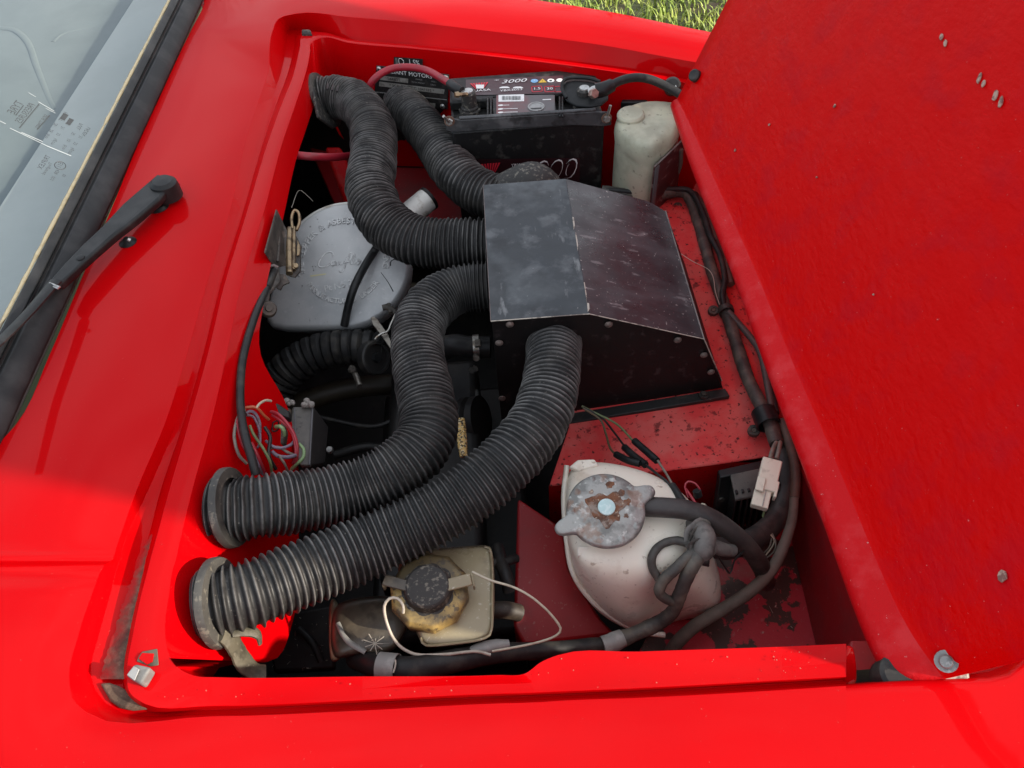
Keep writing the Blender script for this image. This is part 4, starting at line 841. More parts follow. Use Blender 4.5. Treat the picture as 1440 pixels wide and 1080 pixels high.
# ================================================================== FAR WALL PLATES
FW0 = P(580, 68)+V3(-.0015, -.004, -.11); _fd = unit(P(838, 97)-P(490, 60)); FWN = unit(np.cross(_fd, unit(V3(-.012, -.04, -1))))
if FWN[1] > 0: FWN = -FWN
def fw(px, py, off=.004):
    return PP(px, py, P(600, 70)+V3(0, 0, -.0), FWN)+FWN*off
def plates():
    fx = unit(fw(633, 103)-fw(531, 90)); fz = unit(np.cross(FWN, fx)); fz = fz if fz[2] > 0 else -fz
    p = prism('chassis_plate', [fw(531, 90), fw(633, 103), fw(631, 152), fw(527, 141)], FWN*.0015, plate_m, car, bev=.0006); p['label'] = 'black chassis plate with silver number strips'
    def t(s, px, py, size, m=white, xs=1.0, par=p, nm='lettering'): text(s, fw(px, py, .0062), fx, np.cross(FWN, fx), size, m, par, nm, 0, xs=xs)
    t('RELIANT MOTORS', 576, 101.5, .0098, xs=1.05)
    def strip(a, b_, c, d, m=ident_m): flat('number_strip', [[fw(*a, .0058), fw(*b_, .0058), fw(*c, .0058), fw(*d, .0058)]], m, p)
    strip((537, 104), (576, 108.5), (575.5, 114.5), (536, 110)); strip((535.5, 112.5), (627, 123.5), (626, 130), (535, 119))
    t('S4480T', 556, 109.5, .0078, blackp); t('* SCB  372024 C 1041112 *', 581, 121.5, .0070, blackp, 1.02)
    for px, py, s in ((591, 109.5, 'VEHICLE'), (590, 114, 'TOTAL WEIGHT'), (612, 112.5, 'AXLE 1'), (611, 117, 'AXLE 2')): t(s, px, py, .0032, greyp)
    strip((529, 126.5), (630, 137.5), (630, 138.6), (529, 127.6), greyp); strip((596, 141), (614, 143), (613.5, 149), (595, 147))
    for px, py in ((535, 95), (628.5, 107), (624, 147.5)): lathe('rivet', [(0, .0026), (.0026, .0024), (.0046, .001), (.0048, 0), (0, 0)], fw(px, py, .0055), FWN, zinc, p, seg=14); flat('rivet_hole', [[fw(px, py, .0084)+fx*.0016*math.cos(a)+fz*.0016*math.sin(a) for a in np.linspace(0, 2*math.pi, 10, endpoint=False)]], blackp, p)
    s = prism('headlamp_sticker', [fw(555.5, 78.5), fw(596, 81.5), fw(595.5, 96), fw(555, 91)], FWN*.0006, plate_m, car, bev=0)
    text('1.5%', fw(584, 85.8, .0052), fx, np.cross(FWN, fx), .0120, white, s, xs=.9)
    c = fw(566, 84.5, .0052)
    pts = [c+fx*(-.0035)+fz*.0045, c+fx*.001+fz*.0045, c+fx*.0045, c+fx*.001-fz*.0045, c+fx*(-.0035)-fz*.0045, c+fx*(-.0045), c+fx*(-.0035)+fz*.0045]
    tube('lamp_symbol', pts, .0005, white, s, seg=4, step=.002)
    flat('lamp_symbol', [[c+fx*-.0105+fz*(h+.0005), c+fx*-.0065+fz*(h+.0005), c+fx*-.0065+fz*(h-.0004), c+fx*-.0105+fz*(h-.0004)] for h in (.004, .002, 0, -.002, -.004)], greyp, s)
    # black moulding behind the washer bottle, and the far bonnet catch knob
    b = prism('wall_bracket', [fw(876, 137), fw(912, 136), fw(914, 152), fw(900, 160), fw(874, 158)], FWN*.012, rubber2_smooth, car, bev=.002)
    cc = fw(892, 148, .0165); tube('moulded_mark', [cc+fx*.005*math.cos(a)+fz*.005*math.sin(a) for a in np.linspace(.6, 5.6, 14)], .0006, greyp, b, seg=4, step=.002)
    text('E', cc, fx, np.cross(FWN, fx), .006, greyp, b)
    k = PY(945, 122, 1.055)
    lathe('catch_knob', [(0, .016), (.009, .015), (.0125, .010), (.0125, 0), (.0105, -.004), (.0105, -.02), (0, -.02)], k, V3(-.15, -.75, .6), rubber2_smooth, car, seg=26)
    lathe('catch_pin', [(0, .003), (.003, .003), (.0035, 0), (0, 0)], k+unit(V3(-.15, -.75, .6))*.0155+V3(.003, 0, -.004), V3(-.15, -.75, .6), zinc, car, seg=12)
plates()
# ================================================================== WASHER BOTTLE
def washer_bottle():
    b = thing('washer_bottle', 'yellowed cream plastic washer bottle standing in the far front corner', 'washer bottle', P(905, 200, -.25))
    zs = [(-.020, .70), (-.024, .93), (-.034, 1.0), (-.046, 1.0), (-.055, .975), (-.061, .955), (-.068, .96), (-.10, .965), (-.16, .955), (-.24, .95)]
    top = [(862, 180), (866, 168), (880, 154), (907, 147.5), (938, 147), (955, 151), (961, 162), (958, 180), (940, 205), (917, 216), (895, 208), (872, 196)]
    base = [P(x, y, -.034) for x, y in top]; cen = np.mean(base, axis=0); L = []
    for z, k in zs: L.append([np.r_[(cen+(p-cen)*k)[:2], z+(.0035*math.sin(3*i) if k > .9 else 0)*(1 if z > -.06 else 0)] for i, p in enumerate(base)])
    loft('bottle', L[::-1], bottle_m, b, sub=2)
    cc = P(887, 163, -.0195)
    lathe('cap', [(0, .0065), (.012, .0065), (.0175, .0055), (.020, .003), (.0205, 0), (.0185, -.002), (.0185, -.008), (0, -.008)], cc, V3(-.05, -.06, 1), bottle_m, b, seg=32)
    # carrier bracket round the front right of the bottle
    w = [P(919, 226, -.062), P(962, 192, -.045), P(964, 199, -.060), P(953, 262, -.20), P(906, 268, -.20)]
    k = thing('bottle_carrier', 'dark maroon metal carrier holding the washer bottle on its right side', 'bracket', P(930, 240, -.2))
    p1, p2 = P(917, 216, -.034), P(957, 181, -.034); e_ = unit(p2-p1); m_ = unit(V3(e_[1], -e_[0], 0)); m_ = m_ if m_[0] > 0 else -m_
    p1, p2 = p1+m_*.0085-e_*.004, p2+m_*.0085
    zz = lambda p, z: V3(p[0], p[1], z)
    prism('carrier_plate', [zz(p1, -.050), zz(p2, -.046), zz(p2, -.19), zz(p1, -.19)], -m_*.002, maroon_m, k, bev=.0006)
    tube('carrier_edge', [zz(p1, -.050), zz((p1+p2)/2, -.048), zz(p2, -.046)], .0014, bare_dull, k, seg=6)
    pa = p1-e_*.010+V3(-.008, -.002, 0)
    prism('carrier_strap', [zz(p1+m_*.002, -.052), zz(p1+e_*.011+m_*.002, -.052), zz(p1+e_*.010+m_*.002, -.19), zz(p1+m_*.002, -.19)], -m_*.001, greystrap_m, k, bev=.0006)
    tube('drain_pipe', [P(958, 210, -.06), P(957, 232, -.09), P(950, 252, -.12), P(947, 272, -.15)], .0032, greytube_m, k, seg=8)
maroon_m = M('maroon_painted_metal', (.075, .022, .022), .45, layers=[((.32, .24, .22), 60, .62, .70, .6, (1, 1, 2)), ((.03, .01, .01), 20, .5, .7, .6)], bump=(.1, 90))
greystrap_m = M('grey_strap', (.10, .10, .105), .6)
washer_bottle()
# ================================================================== HEADER TANK
def header_tank():
    b = thing('expansion_tank', 'stained translucent white plastic coolant tank with a corroded metal pressure cap', 'coolant tank', P(905, 800, -.30))
    def lay(z, pts): return [P(x, y, z) for x, y in pts]
    # outlines walk round from the rear left corner, clockwise on the picture
    top = [(808, 668), (832, 658), (868, 658), (905, 668), (938, 685), (962, 712), (972, 748), (955, 772), (925, 778), (888, 782), (848, 782), (816, 778), (808, 740), (806, 700)]
    L0 = lay(-.075, [(838, 690), (850, 684), (870, 684), (892, 690), (912, 702), (924, 722), (926, 742), (915, 752), (900, 756), (880, 758), (858, 758), (842, 752), (838, 730), (836, 708)])
    L1 = lay(-.080, [(806, 660), (830, 652), (868, 655), (906, 666), (940, 684), (964, 714), (972, 750), (956, 776), (926, 784), (888, 790), (848, 790), (812, 786), (804, 742), (802, 698)])
    L2 = lay(-.092, [(796, 656), (824, 645), (868, 650), (912, 662), (952, 682), (978, 714), (990, 756), (976, 792), (934, 806), (890, 818), (846, 812), (806, 794), (796, 744), (793, 698)])
    L3 = lay(-.125, [(794, 668), (826, 654), (870, 658), (916, 668), (958, 688), (986, 722), (1002, 778), (990, 826), (930, 824), (890, 848), (842, 836), (804, 806), (796, 752), (792, 706)])
    L4 = lay(-.170, [(800, 690), (830, 676), (874, 676), (920, 684), (962, 702), (992, 740), (1014, 804), (1012, 858), (938, 846), (902, 884), (846, 862), (806, 824), (800, 770), (797, 724)])
    L5 = lay(-.220, [(812, 720), (842, 706), (882, 704), (926, 710), (966, 724), (996, 762), (1020, 826), (1016, 872), (946, 864), (910, 900), (858, 880), (820, 846), (812, 796), (809, 752)])
    L6 = lay(-.270, [(836, 760), (860, 748), (892, 744), (928, 748), (962, 760), (986, 790), (1004, 836), (1000, 868), (956, 880), (912, 892), (872, 876), (842, 850), (836, 820), (834, 786)])
    loft('tank', [L6, L5, L4, L3, L2, L1, L0], tank_m, b, sub=3)
    # moulding seam down the left side and round the foot
    tube('moulding_seam', [P(797, 655, -.088), P(793, 700, -.10), P(797, 760, -.118), P(806, 806, -.135), P(830, 842, -.160), P(862, 868, -.185), P(900, 888, -.21), P(935, 893, -.215)], .0030, tank_m, b, seg=8, step=.006)
    prism('level_tab', [P(812, 768, -.078), P(864, 768, -.078), P(866, 778, -.082), P(812, 782, -.084)], (0, 0, -.004), tank_m, b, bev=.0012)
    prism('rear_tab', [P(800, 656, -.080), P(812, 646, -.078), P(836, 645, -.078), P(842, 654, -.080), P(815, 662, -.080)], (0, 0, -.006), tank_m, b, bev=.0018, seg=3)
    # filler neck and cap
    c = P(852, 717, -.052); n = unit(V3(.03, -.16, 1)); ex = unit(V3(1, 0, 0)-n*n[0]); ey = np.cross(n, ex)
    lathe('filler_neck', [(.030, -.03), (.030, .0), (.027, .0), (.027, -.03)], c-n*.004, n, tank_m, b, seg=30, cap=False)
    k = thing('pressure_cap', None, None, c); k.parent = b; k.location = Vector(c-np.array(b.location))
    R0 = .0385; out = []; N = 96; e1, e2 = rad(20), rad(199)
    for i in range(N):
        a = 2*math.pi*i/N; d1 = abs(math.atan2(math.sin(a-e1), math.cos(a-e1))); d2 = abs(math.atan2(math.sin(a-e2), math.cos(a-e2)))
        out.append(R0+.0155*math.exp(-(min(d1, d2)/.19)**4))
    def ring(s, h, sh=0.0): return [c+(ex*math.cos(2*math.pi*i/N)+ey*math.sin(2*math.pi*i/N))*(r*s-sh)+n*h for i, r in enumerate(out)]
    def ringc(r, h): return [c+(ex*math.cos(2*math.pi*i/N)+ey*math.sin(2*math.pi*i/N))*r+n*h for i in range(N)]
    o = loft('cap_plate', [ring(1, -.011, .001), ring(1, -.002), ring(1, .0015, .0008), ring(1, .003, .003), ringc(.030, .0042), ringc(.0275, .0058), ringc(.020, .0062), ringc(.012, .0060), ringc(.0105, .0045)], cap_m, k, sub=1)
    # pressed dimples round the rim
    for a in np.linspace(0, 2*math.pi, 10, endpoint=False):
        lathe('cap_dimple', [(0, .0010), (.0022, .0007), (.0036, -.0002), (0, -.001)], c+(ex*math.cos(a)+ey*math.sin(a))*.0325+n*.0040, n, cap_m, k, seg=12)
    pts = []; 
    for rr_, hh_, seed_ in ((.0165, .0066, 0), (.0120, .0070, 2)):
        pts = [c+n*hh_+(ex*math.cos(a)+ey*math.sin(a))*rr_*(1+.16*math.sin(3*a+seed_)+.10*math.sin(7*a+1)+rng.normal(0, .06)) for a in np.linspace(0, 2*math.pi, 40, endpoint=False)]
        prism('rust_bloom', pts, n*-.002, rust_m, k, bev=.0008)
    for a_, r_, s_ in ((.7, .022, .004), (1.3, .024, .005), (.2, .021, .0045), (-.5, .020, .003), (2.2, .021, .003)):
        q0 = c+n*.0062+(ex*math.cos(a_)+ey*math.sin(a_))*r_
        prism('rust_bloom', [q0+(ex*math.cos(t)+ey*math.sin(t))*s_*rng.uniform(.5, 1.1) for t in np.linspace(0, 2*math.pi, 11, endpoint=False)], n*-.001, rust_m, k, bev=.0003)
    lathe('centre_rivet', [(0, .0092), (.0062, .0092), (.0082, .0085), (.0086, .0065), (.0086, .005), (0, .005)], c, n, rivet_m, k, seg=30)
    # overflow outlet
    h = tube('overflow_hose', [P(898, 712, -.066), P(915, 713, -.062), P(938, 714, -.060), P(965, 717, -.062), P(995, 727, -.070), P(1026, 746, -.090), P(1052, 770, -.125), P(1070, 796, -.17), P(1078, 820, -.21)], .0098, loom_dark, None, seg=18, step=.006, wob=.02)
    tag(h, 'thick black overflow hose leading right from under the metal pressure cap', 'hose')
loom_dark = M('black_overflow_rubber', (.035, .030, .028), .55, layers=[((.085, .072, .062), 20, .45, .7, .6), ((.012, .012, .012), 50, .55, .7, .6)], bump=((.25, 130), (.15, 30)))
header_tank()
# ================================================================== BRAKE FLUID RESERVOIR
def reservoir():
    b = thing('brake_reservoir', 'grimy translucent brake fluid reservoir with a yellowed cap nut below the nearest duct', 'fluid reservoir', P(600, 860, -.2))
    z = -.105
    m = [(566, 775), (600, 772), (640, 770), (684, 766), (692, 770), (695, 800), (695, 850), (694, 888), (682, 901), (640, 908), (598, 911), (590, 900), (585, 884), (570, 862), (560, 830), (560, 795)]
    def lay(pts, z_, k, c): return [P(c[0]+(x-c[0])*k, c[1]+(y-c[1])*k, z_) for x, y in pts]
    c = (632, 838)
    loft('body', [lay(m, -.17, .97, c), lay(m, -.128, 1.0, c), lay(m, -.122, 1.012, c), lay(m, -.117, 1.0, c), lay(m, -.109, .985, c), lay(m, -.105, .95, c), lay(m, -.104, .6, c)], reservoir_m, b, sub=2)
    # seam rib
    tube('mould_rib', [P(c[0]+(x-c[0])*.955, c[1]+(y-c[1])*.955, -.1045) for x, y in m[3:12]], .0012, reservoir_m, b, seg=6, step=.005)
    l = [(468, 850), (492, 842), (520, 838), (550, 836), (572, 846), (584, 870), (572, 885), (564, 902), (556, 914), (538, 922), (510, 920), (486, 924), (468, 930), (463, 905), (464, 876)]
    c2 = (518, 882)
    loft('rear_lobe', [lay(l, -.18, .98, c2), lay(l, -.138, 1.0, c2), lay(l, -.126, .97, c2), lay(l, -.120, .86, c2), lay(l, -.118, .5, c2)], reservoir_dark, b, sub=2)
    loft('rear_lobe_flank', [lay([(462, 845), (470, 838), (478, 850), (482, 890), (484, 925), (470, 934), (463, 928), (462, 890)], z_, k, (472, 886)) for z_, k in ((-.18, 1), (-.135, 1), (-.130, .8))], reservoir_m, b, sub=2)
    V = [P(475, 876, -.120), P(482, 892, -.118), P(492, 904, -.118), (P(505, 912, -.119)), P(514, 917, -.120)]
    tube('ribbed_edge', V, .0026, tape_m, b, seg=8, step=.003, flat=.5, wob=.12)
    cc = P(602, 827, -.082); n = unit(V3(.02, -.12, 1)); x_ = unit(V3(1, .1, 0)-n*np.dot(n, V3(1, .1, 0))); y_ = np.cross(n, x_)
    # yellow nut: ten sided, thick
    out = []
    for i in range(20): out.append(.0385 if i % 2 else .0362)
    def ring(s, h): return [cc+(x_*math.cos(2*math.pi*i/20)+y_*math.sin(2*math.pi*i/20))*out[i]*s+n*h for i in range(20)]
    o = loft('cap_nut', [ring(1.0, -.022), ring(1.02, -.012), ring(1.0, -.007), ring(.90, -.004), ring(.6, -.003)], yellow_m, b, sub=0); bevel(o, .001, 2, 25)
    lathe('cap', [(0, .0085), (.014, .0084), (.0195, .0076), (.0215, .0055), (.0225, .001), (.0235, -.003), (.030, -.004), (.030, -.006), (0, -.006)], cc, n, capblack, b, seg=36)
    for (p1, p2, w) in (((540, 816), (578, 826), 9), ((628, 824), (663, 815), 10)):
        a_, e_ = P(*p1, -.079), P(*p2, -.078); k = unit(np.cross(n, e_-a_))*w*.00060
        o = prism('contact_tab', [a_-k, e_-k, e_+k, a_+k], n*.003, reservoir_m if p1[0] > 600 else reservoir_dark, b, bev=.001)
        f = a_ if p1[0] < 600 else e_
        prism('contact_tab', [f-k*1.1, f+k*1.1, f+k*1.1+n*-.012, f-k*1.1-n*.012], unit(e_-a_)*(.002), reservoir_m, b, bev=.0006)
    w1 = tube('sensor_wire', [P(664, 804, -.077), P(690, 816, -.075), P(720, 825, -.074), P(745, 838, -.078), P(768, 857, -.086), P(785, 877, -.095), P(788, 888, -.10), P(776, 897, -.105), P(750, 905, -.108), P(715, 912, -.108), P(692, 916, -.108)], .0012, wire_white, None, seg=8, step=.004)
    tag(w1, 'cream sensor wire looping right from the brake reservoir cap', 'wire')
    w2 = tube('sensor_wire', [P(567, 862, -.085), P(567, 852, -.08), P(560, 842, -.077), P(549, 841, -.076), P(541, 850, -.078), P(541, 864, -.084), P(546, 882, -.092), P(554, 899, -.098), P(568, 913, -.102), P(590, 921, -.105), P(630, 920, -.106), P(668, 916, -.106), P(690, 921, -.108)], .0015, wire_grey2, None, seg=8, step=.004)
    tag(w2, 'grey sensor wire hooking up to the left side of the reservoir cap', 'wire')
wire_grey2 = M('pale_grey_wire', (.42, .38, .31), .45, layers=[((.25, .21, .16), 90, .5, .7, .6)])
reservoir()
# ================================================================== BULKHEAD SIDE: LATCH, CABLE, INTAKE HOSE, RELAYS
def latch():
    b = thing('bonnet_latch', 'oily latch bracket with a brass clip on the bulkhead beside the grey filter', 'latch', wall_pt(385, 340))
    prism('latch_plate', [wall_pt(382, 296, .006), P(396, 312, -.030), P(402, 324, -.034), P(400, 352, -.040), P(404, 372, -.046), P(384, 376, -.034), wall_pt(365, 357, .006)], (.002, 0, -.002), dirtmetal, b, bev=.0012)
    tube('fold', [P(388, 308, -.024), P(392, 340, -.030), P(390, 368, -.034)], .0022, dirtmetal, b, seg=8)
    tube('clip_arm', [P(407, 322, -.040), P(406, 345, -.043), P(407, 385, -.050)], .0046, brass, b, seg=12)
    tube('clip_arm', [P(413, 320, -.044), P(413, 345, -.047), P(413, 380, -.052)], .0030, brass, b, seg=10)
    tube('clip_loop', [P(411, 322, -.042), P(410, 306, -.036), P(414, 296, -.033), P(420, 300, -.036), P(421, 313, -.042), P(417, 324, -.045)], .0022, brass, b, seg=8, step=.002)
    prism('clip_cheek', [P(416, 330, -.050), P(424, 346, -.054), P(423, 358, -.056), P(423, 380, -.058), P(415, 389, -.056), P(406, 387, -.052)], (0, 0, -.003), dirtmetal, b, bev=.001)
    prism('clip_tongue', [P(418, 336, -.047), P(423, 348, -.051), P(421, 358, -.052), P(417, 359, -.051)], (0, 0, -.002), brass, b, bev=.0008)
    lathe('clip_pin', [(0, .003), (.003, .003), (.0036, .001), (.0036, -.002), (0, -.002)], P(416, 374, -.050), V3(.3, -.5, .8), brass, b, seg=12)
    for px, py in ((383, 336), (379, 357), (389, 317)): lathe('plate_hole', [(0, .0004), (.003, .0004), (.003, -.001), (0, -.001)], P(px, py, -.0275), V3(.8, -.2, .55), boxside, b, seg=12)
    c = thing('cable_bracket', 'dirty bent bracket holding the black control cable on the bulkhead', 'bracket', wall_pt(368, 400))
    prism('bracket_plate', [P(363, 381, -.026), P(390, 374, -.034), P(394, 394, -.038), P(378, 412, -.034), P(376, 432, -.034), P(362, 428, -.026), P(353, 419, -.020), P(356, 398, -.022)], (.001, 0, -.003), dirtmetal, c, bev=.001)
    prism('bent_tab', [P(386, 384, -.034), P(402, 386, -.042), P(407, 396, -.046), P(398, 400, -.046), P(394, 407, -.046), P(388, 404, -.042)], (0, 0, -.003), dirtmetal, c, bev=.0008)
    tube('bent_tab', [P(373, 376, -.026), P(384, 373, -.026), P(391, 376, -.030)], .0018, bare_dull, c, seg=6)
    lathe('rubber_bush', [(0, .012), (.004, .012), (.0045, .009), (.0085, .009), (.010, .006), (.010, .002), (.0085, 0), (.0085, -.006), (0, -.006)], P(377, 436, -.042), V3(.4, -.5, .75), dirtmetal2, c, seg=22)
    k = thing('control_cable', 'black sheathed control cable hanging down the red bulkhead to the wiring nest', 'cable', P(350, 500, -.03))
    tube('sheath', [P(381, 391, -.034), P(372, 412, -.026), P(360, 440, -.018), P(349, 474, -.014), P(341, 508, -.014), P(338, 545, -.016), P(339, 580, -.018), P(345, 615, -.020), P(354, 645, -.022), P(360, 668, -.030)], .0044, rubber2, k, seg=12, step=.006)
    tube('ferrule', [P(386, 382, -.037), P(380, 392, -.034), P(375, 405, -.028)], [.006, .0062, .005], rubber2, k, seg=12, step=.003)
dirtmetal2 = M('dirty_brown_bush', (.055, .042, .032), .6, layers=[((.12, .09, .065), 70, .5, .7, .6)], bump=(.2, 120))
latch()
def intake():
    z = -.22
    pts = [P(384, 556, -.24), P(396, 532, -.225), P(416, 512, -.21), P(446, 496, -.20), P(480, 489, -.195), P(512, 488, -.195), P(540, 492, -.2)]
    L = plen(catmull(pts, 200)); n = 14; c = catmull(pts, n*8+1); r = []
    for i in range(len(c)): t = (i % 8)/8; r.append(.0265 if t < .60 else (.0250 if t in (.625, .875) else .0225))
    V, Fc = sweep_data(c, np.array(r)*np.linspace(1.1, .92, len(c)), 36, 1.0, True)
    b = thing('intake_hose', 'short fat ribbed black intake hose below the grey filter', 'intake hose', pts[0])
    mesh('ribbed_hose', V, Fc, rubber2, b, sharp=30)
    a = unit(P(535, 500, -.195)-P(505, 487, -.195)); cc = P(528, 503, -.185); nn = unit(V3(.75, -.45, .5))
    lathe('clamp_ring', [(.019, .004), (.0225, .004), (.0245, .002), (.0245, -.010), (.019, -.010), (.019, .004)], cc, nn, rubber2, b, seg=32, cap=False)
    lathe('end_disc', [(0, .001), (.0185, .001), (.0185, -.008), (0, -.008)], cc, nn, dark, b, seg=28)
    lathe('bolt_head', [(0, .005), (.0065, .005), (.0075, .003), (.0075, 0), (0, 0)], cc+nn*.001, nn, rubber2_smooth, b, seg=6)
    tube('clamp_screw', [P(494, 517, -.195), P(500, 527, -.19), P(506, 543, -.19)], .0040, steel_dim, b, seg=10)
    lathe('clamp_screw_head', [(0, .005), (.0055, .005), (.006, .002), (.006, 0), (0, 0)], P(496, 522, -.188), V3(-.2, .4, .8), dirtmetal, b, seg=6)
    l = thing('lever', 'flat steel lever with a bent wire spring above the intake hose', 'lever', P(535, 465, -.16))
    prism('lever_arm', [P(521, 446, -.150), P(526, 444, -.150), P(531, 449, -.151), P(546, 470, -.155), P(553, 488, -.160), P(549, 490, -.160), P(538, 474, -.156), P(524, 456, -.151)], (0, 0, -.003), steel_dim, l, bev=.0008)
    tube('wire_spring', [P(556, 442, -.145), P(550, 455, -.148), P(545, 466, -.150), P(537, 469, -.150), P(530, 474, -.152), P(527, 478, -.152)], .0016, steel, l, seg=8, step=.003)
    tube('pivot', [P(538, 433, -.150), P(546, 432, -.150), P(556, 440, -.155)], .0045, dirtmetal, l, seg=10)
    tube('pivot', [P(546, 428, -.150), P(550, 440, -.152)], .0035, dirtmetal, l, seg=8)
steel_dim = M('dim_steel', (.20, .185, .16), .42, metal=.7, layers=[((.08, .06, .045), 100, .5, .7, .7)])
intake()
def relays():
    b = thing('relay_box', 'dusty black relay box standing in the wiring nest on the bulkhead', 'relay box', P(435, 610, -.18))
    zt = -.105
    f = [P(411, 572, zt), P(441, 571, zt), P(436, 654, zt), P(422, 654, zt), P(414, 630, zt), P(408, 600, zt)]
    prism('box_lid', f, (.000, .0, -.006), relay_m, b, bev=.0015)
    side = [P(441, 571, zt-.0005), P(462, 600, -.150), P(457, 652, -.150), P(436, 654, zt-.0005)]
    prism('box_side', side, (-.02, 0, -.03), relay_m2, b, bev=.0015)
    tube('box_edge', [P(439.5, 571, zt+.0005), P(435, 654, zt+.0005)], .0012, greystrap_m, b, seg=6)
    tube('box_edge', [P(414, 574, zt+.0004), P(416, 640, zt+.0004)], .0007, greystrap_m, b, seg=6)
    prism('back_plate', [P(372, 566, -.09), P(384, 562, -.09), P(410, 575, -.105), P(409, 660, -.12), P(352, 668, -.07), P(360, 600, -.075)], (0, 0, -.006), dirtmetal2, b, bev=.002)
    # rough fibre sealant lumps on top
    for px, py, s in ((405, 565, 9), (433, 567, 12)):
        for q in range(7):
            c = P(px+rng.normal(0, s*.35), py+rng.normal(0, 2.2), zt+.004+rng.normal(0, .001)); rr = rng.uniform(.0025, .0045)
            lathe('sealant_lump', [(0, rr), (rr*.7, rr*.7), (rr, 0), (rr*.7, -rr*.7), (0, -rr)], c, rng.normal(0, 1, 3), lump_m, b, seg=7, sharp=0)
    prism('terminal_block', [P(372, 588, -.08), P(392, 584, -.085), P(402, 600, -.09), P(400, 624, -.095), P(380, 630, -.09), P(368, 612, -.08)], (0, 0, -.012), dark_brown, b, bev=.002)
    prism('black_cap', [P(378, 566, -.07), P(390, 566, -.075), P(408, 578, -.085), P(408, 590, -.09), P(392, 584, -.085), P(380, 575, -.075)], (0, 0, -.008), rubber2_smooth, b, bev=.002)
    # square spade with a green wire in it
    sq = [P(384, 594, -.070), P(391, 592, -.070), P(391, 604, -.074), P(383, 606, -.074)]
    tube('spade_frame', sq+[sq[0]], .0009, rubber2_smooth, b, seg=5, step=.002)
    n = thing('wiring_nest', 'tangle of thin red, violet, green and grey wires on the bulkhead', 'wires', P(370, 620, -.06))
    def w(pts, m, r=.0015): tube('wire', [P(*p) for p in pts], r, m, n, seg=8, step=.004)
    w([(381, 579, -.062), (392, 583, -.060), (404, 596, -.062), (413, 610, -.068), (418, 628, -.075), (417, 645, -.085), (414, 660, -.10)], wire_red, .0019)
    w([(383, 584, -.064), (395, 592, -.062), (408, 604, -.066), (414, 620, -.072), (416, 640, -.080), (412, 652, -.09)], wire_red, .0017)
    w([(345, 573, -.030), (360, 573, -.034), (372, 585, -.05), (378, 590, -.06)], wire_orange, .0016)
    w([(344, 577, -.030), (335, 586, -.024), (330, 605, -.022), (330, 620, -.024), (336, 640, -.034), (347, 652, -.045)], wire_grey, .0017)
    w([(342, 580, -.028), (334, 592, -.022), (336, 610, -.026), (342, 628, -.034), (350, 640, -.040), (352, 660, -.055)], wire_red, .0015)
    w([(346, 582, -.032), (352, 578, -.034), (360, 583, -.042), (365, 596, -.05), (365, 615, -.058)], wire_purple, .0018)
    w([(347, 584, -.032), (356, 586, -.038), (364, 602, -.048), (366, 620, -.056), (362, 630, -.056)], wire_purple, .0014)
    w([(351, 598, -.036), (356, 610, -.042), (364, 622, -.050), (372, 634, -.056), (380, 650, -.066), (382, 664, -.08)], wire_green, .0016)
    w([(360, 574, -.034), (366, 567, -.036), (374, 563, -.042), (381, 564, -.05)], wire_white, .0014)
    w([(388, 600, -.066), (395, 600, -.062), (399, 605, -.066), (400, 612, -.074)], wire_green2, .0022)
    w([(374, 620, -.062), (384, 628, -.062), (396, 630, -.066), (408, 626, -.072), (414, 620, -.078)], wire_purple, .0017)
    w([(376, 631, -.064), (392, 629, -.068), (404, 636, -.074), (414, 640, -.082)], wire_grey, .0016)
    w([(383, 635, -.066), (390, 641, -.068), (404, 643, -.074), (416, 640, -.080)], wire_purple, .0022)
    w([(420, 624, -.078), (427, 632, -.082), (426, 644, -.086), (418, 652, -.090), (410, 660, -.10)], wire_green2, .0020)
    w([(353, 622, -.044), (360, 636, -.052), (366, 650, -.062), (372, 665, -.078)], wire_red, .0020)
    w([(350, 624, -.044), (357, 640, -.052), (364, 656, -.064), (369, 668, -.078)], wire_purple, .0016)
    w([(346, 600, -.034), (350, 616, -.040), (352, 634, -.046), (358, 655, -.06)], wire_black, .0018)
    w([(372, 600, -.050), (380, 615, -.058), (378, 640, -.062), (388, 660, -.08)], wire_black, .0020)
    w([(392, 640, -.066), (400, 652, -.074), (405, 664, -.09)], wire_grey, .0014)
wire_orange = M('wire_orange', (.42, .10, .04), .5); wire_green2 = M('wire_pale_green', (.22, .34, .16), .5, layers=[((.12, .17, .08), 90, .5, .7, .5)])
relay_m = M('dusty_relay_lid', (.075, .072, .066), .6, layers=[((.14, .13, .115), 30, .45, .7, .6), ((.03, .03, .03), 90, .6, .7, .6)], bump=(.12, 160))
relay_m2 = M('relay_side', (.028, .024, .023), .55, layers=[((.07, .06, .055), 40, .5, .7, .5)])
lump_m = M('grey_fibre_lump', (.24, .22, .20), .9, bump=(.8, 300))
dark_brown = M('dark_brown_block', (.03, .022, .016), .6, layers=[((.10, .075, .05), 80, .55, .7, .6)], bump=(.2, 120))
relays()
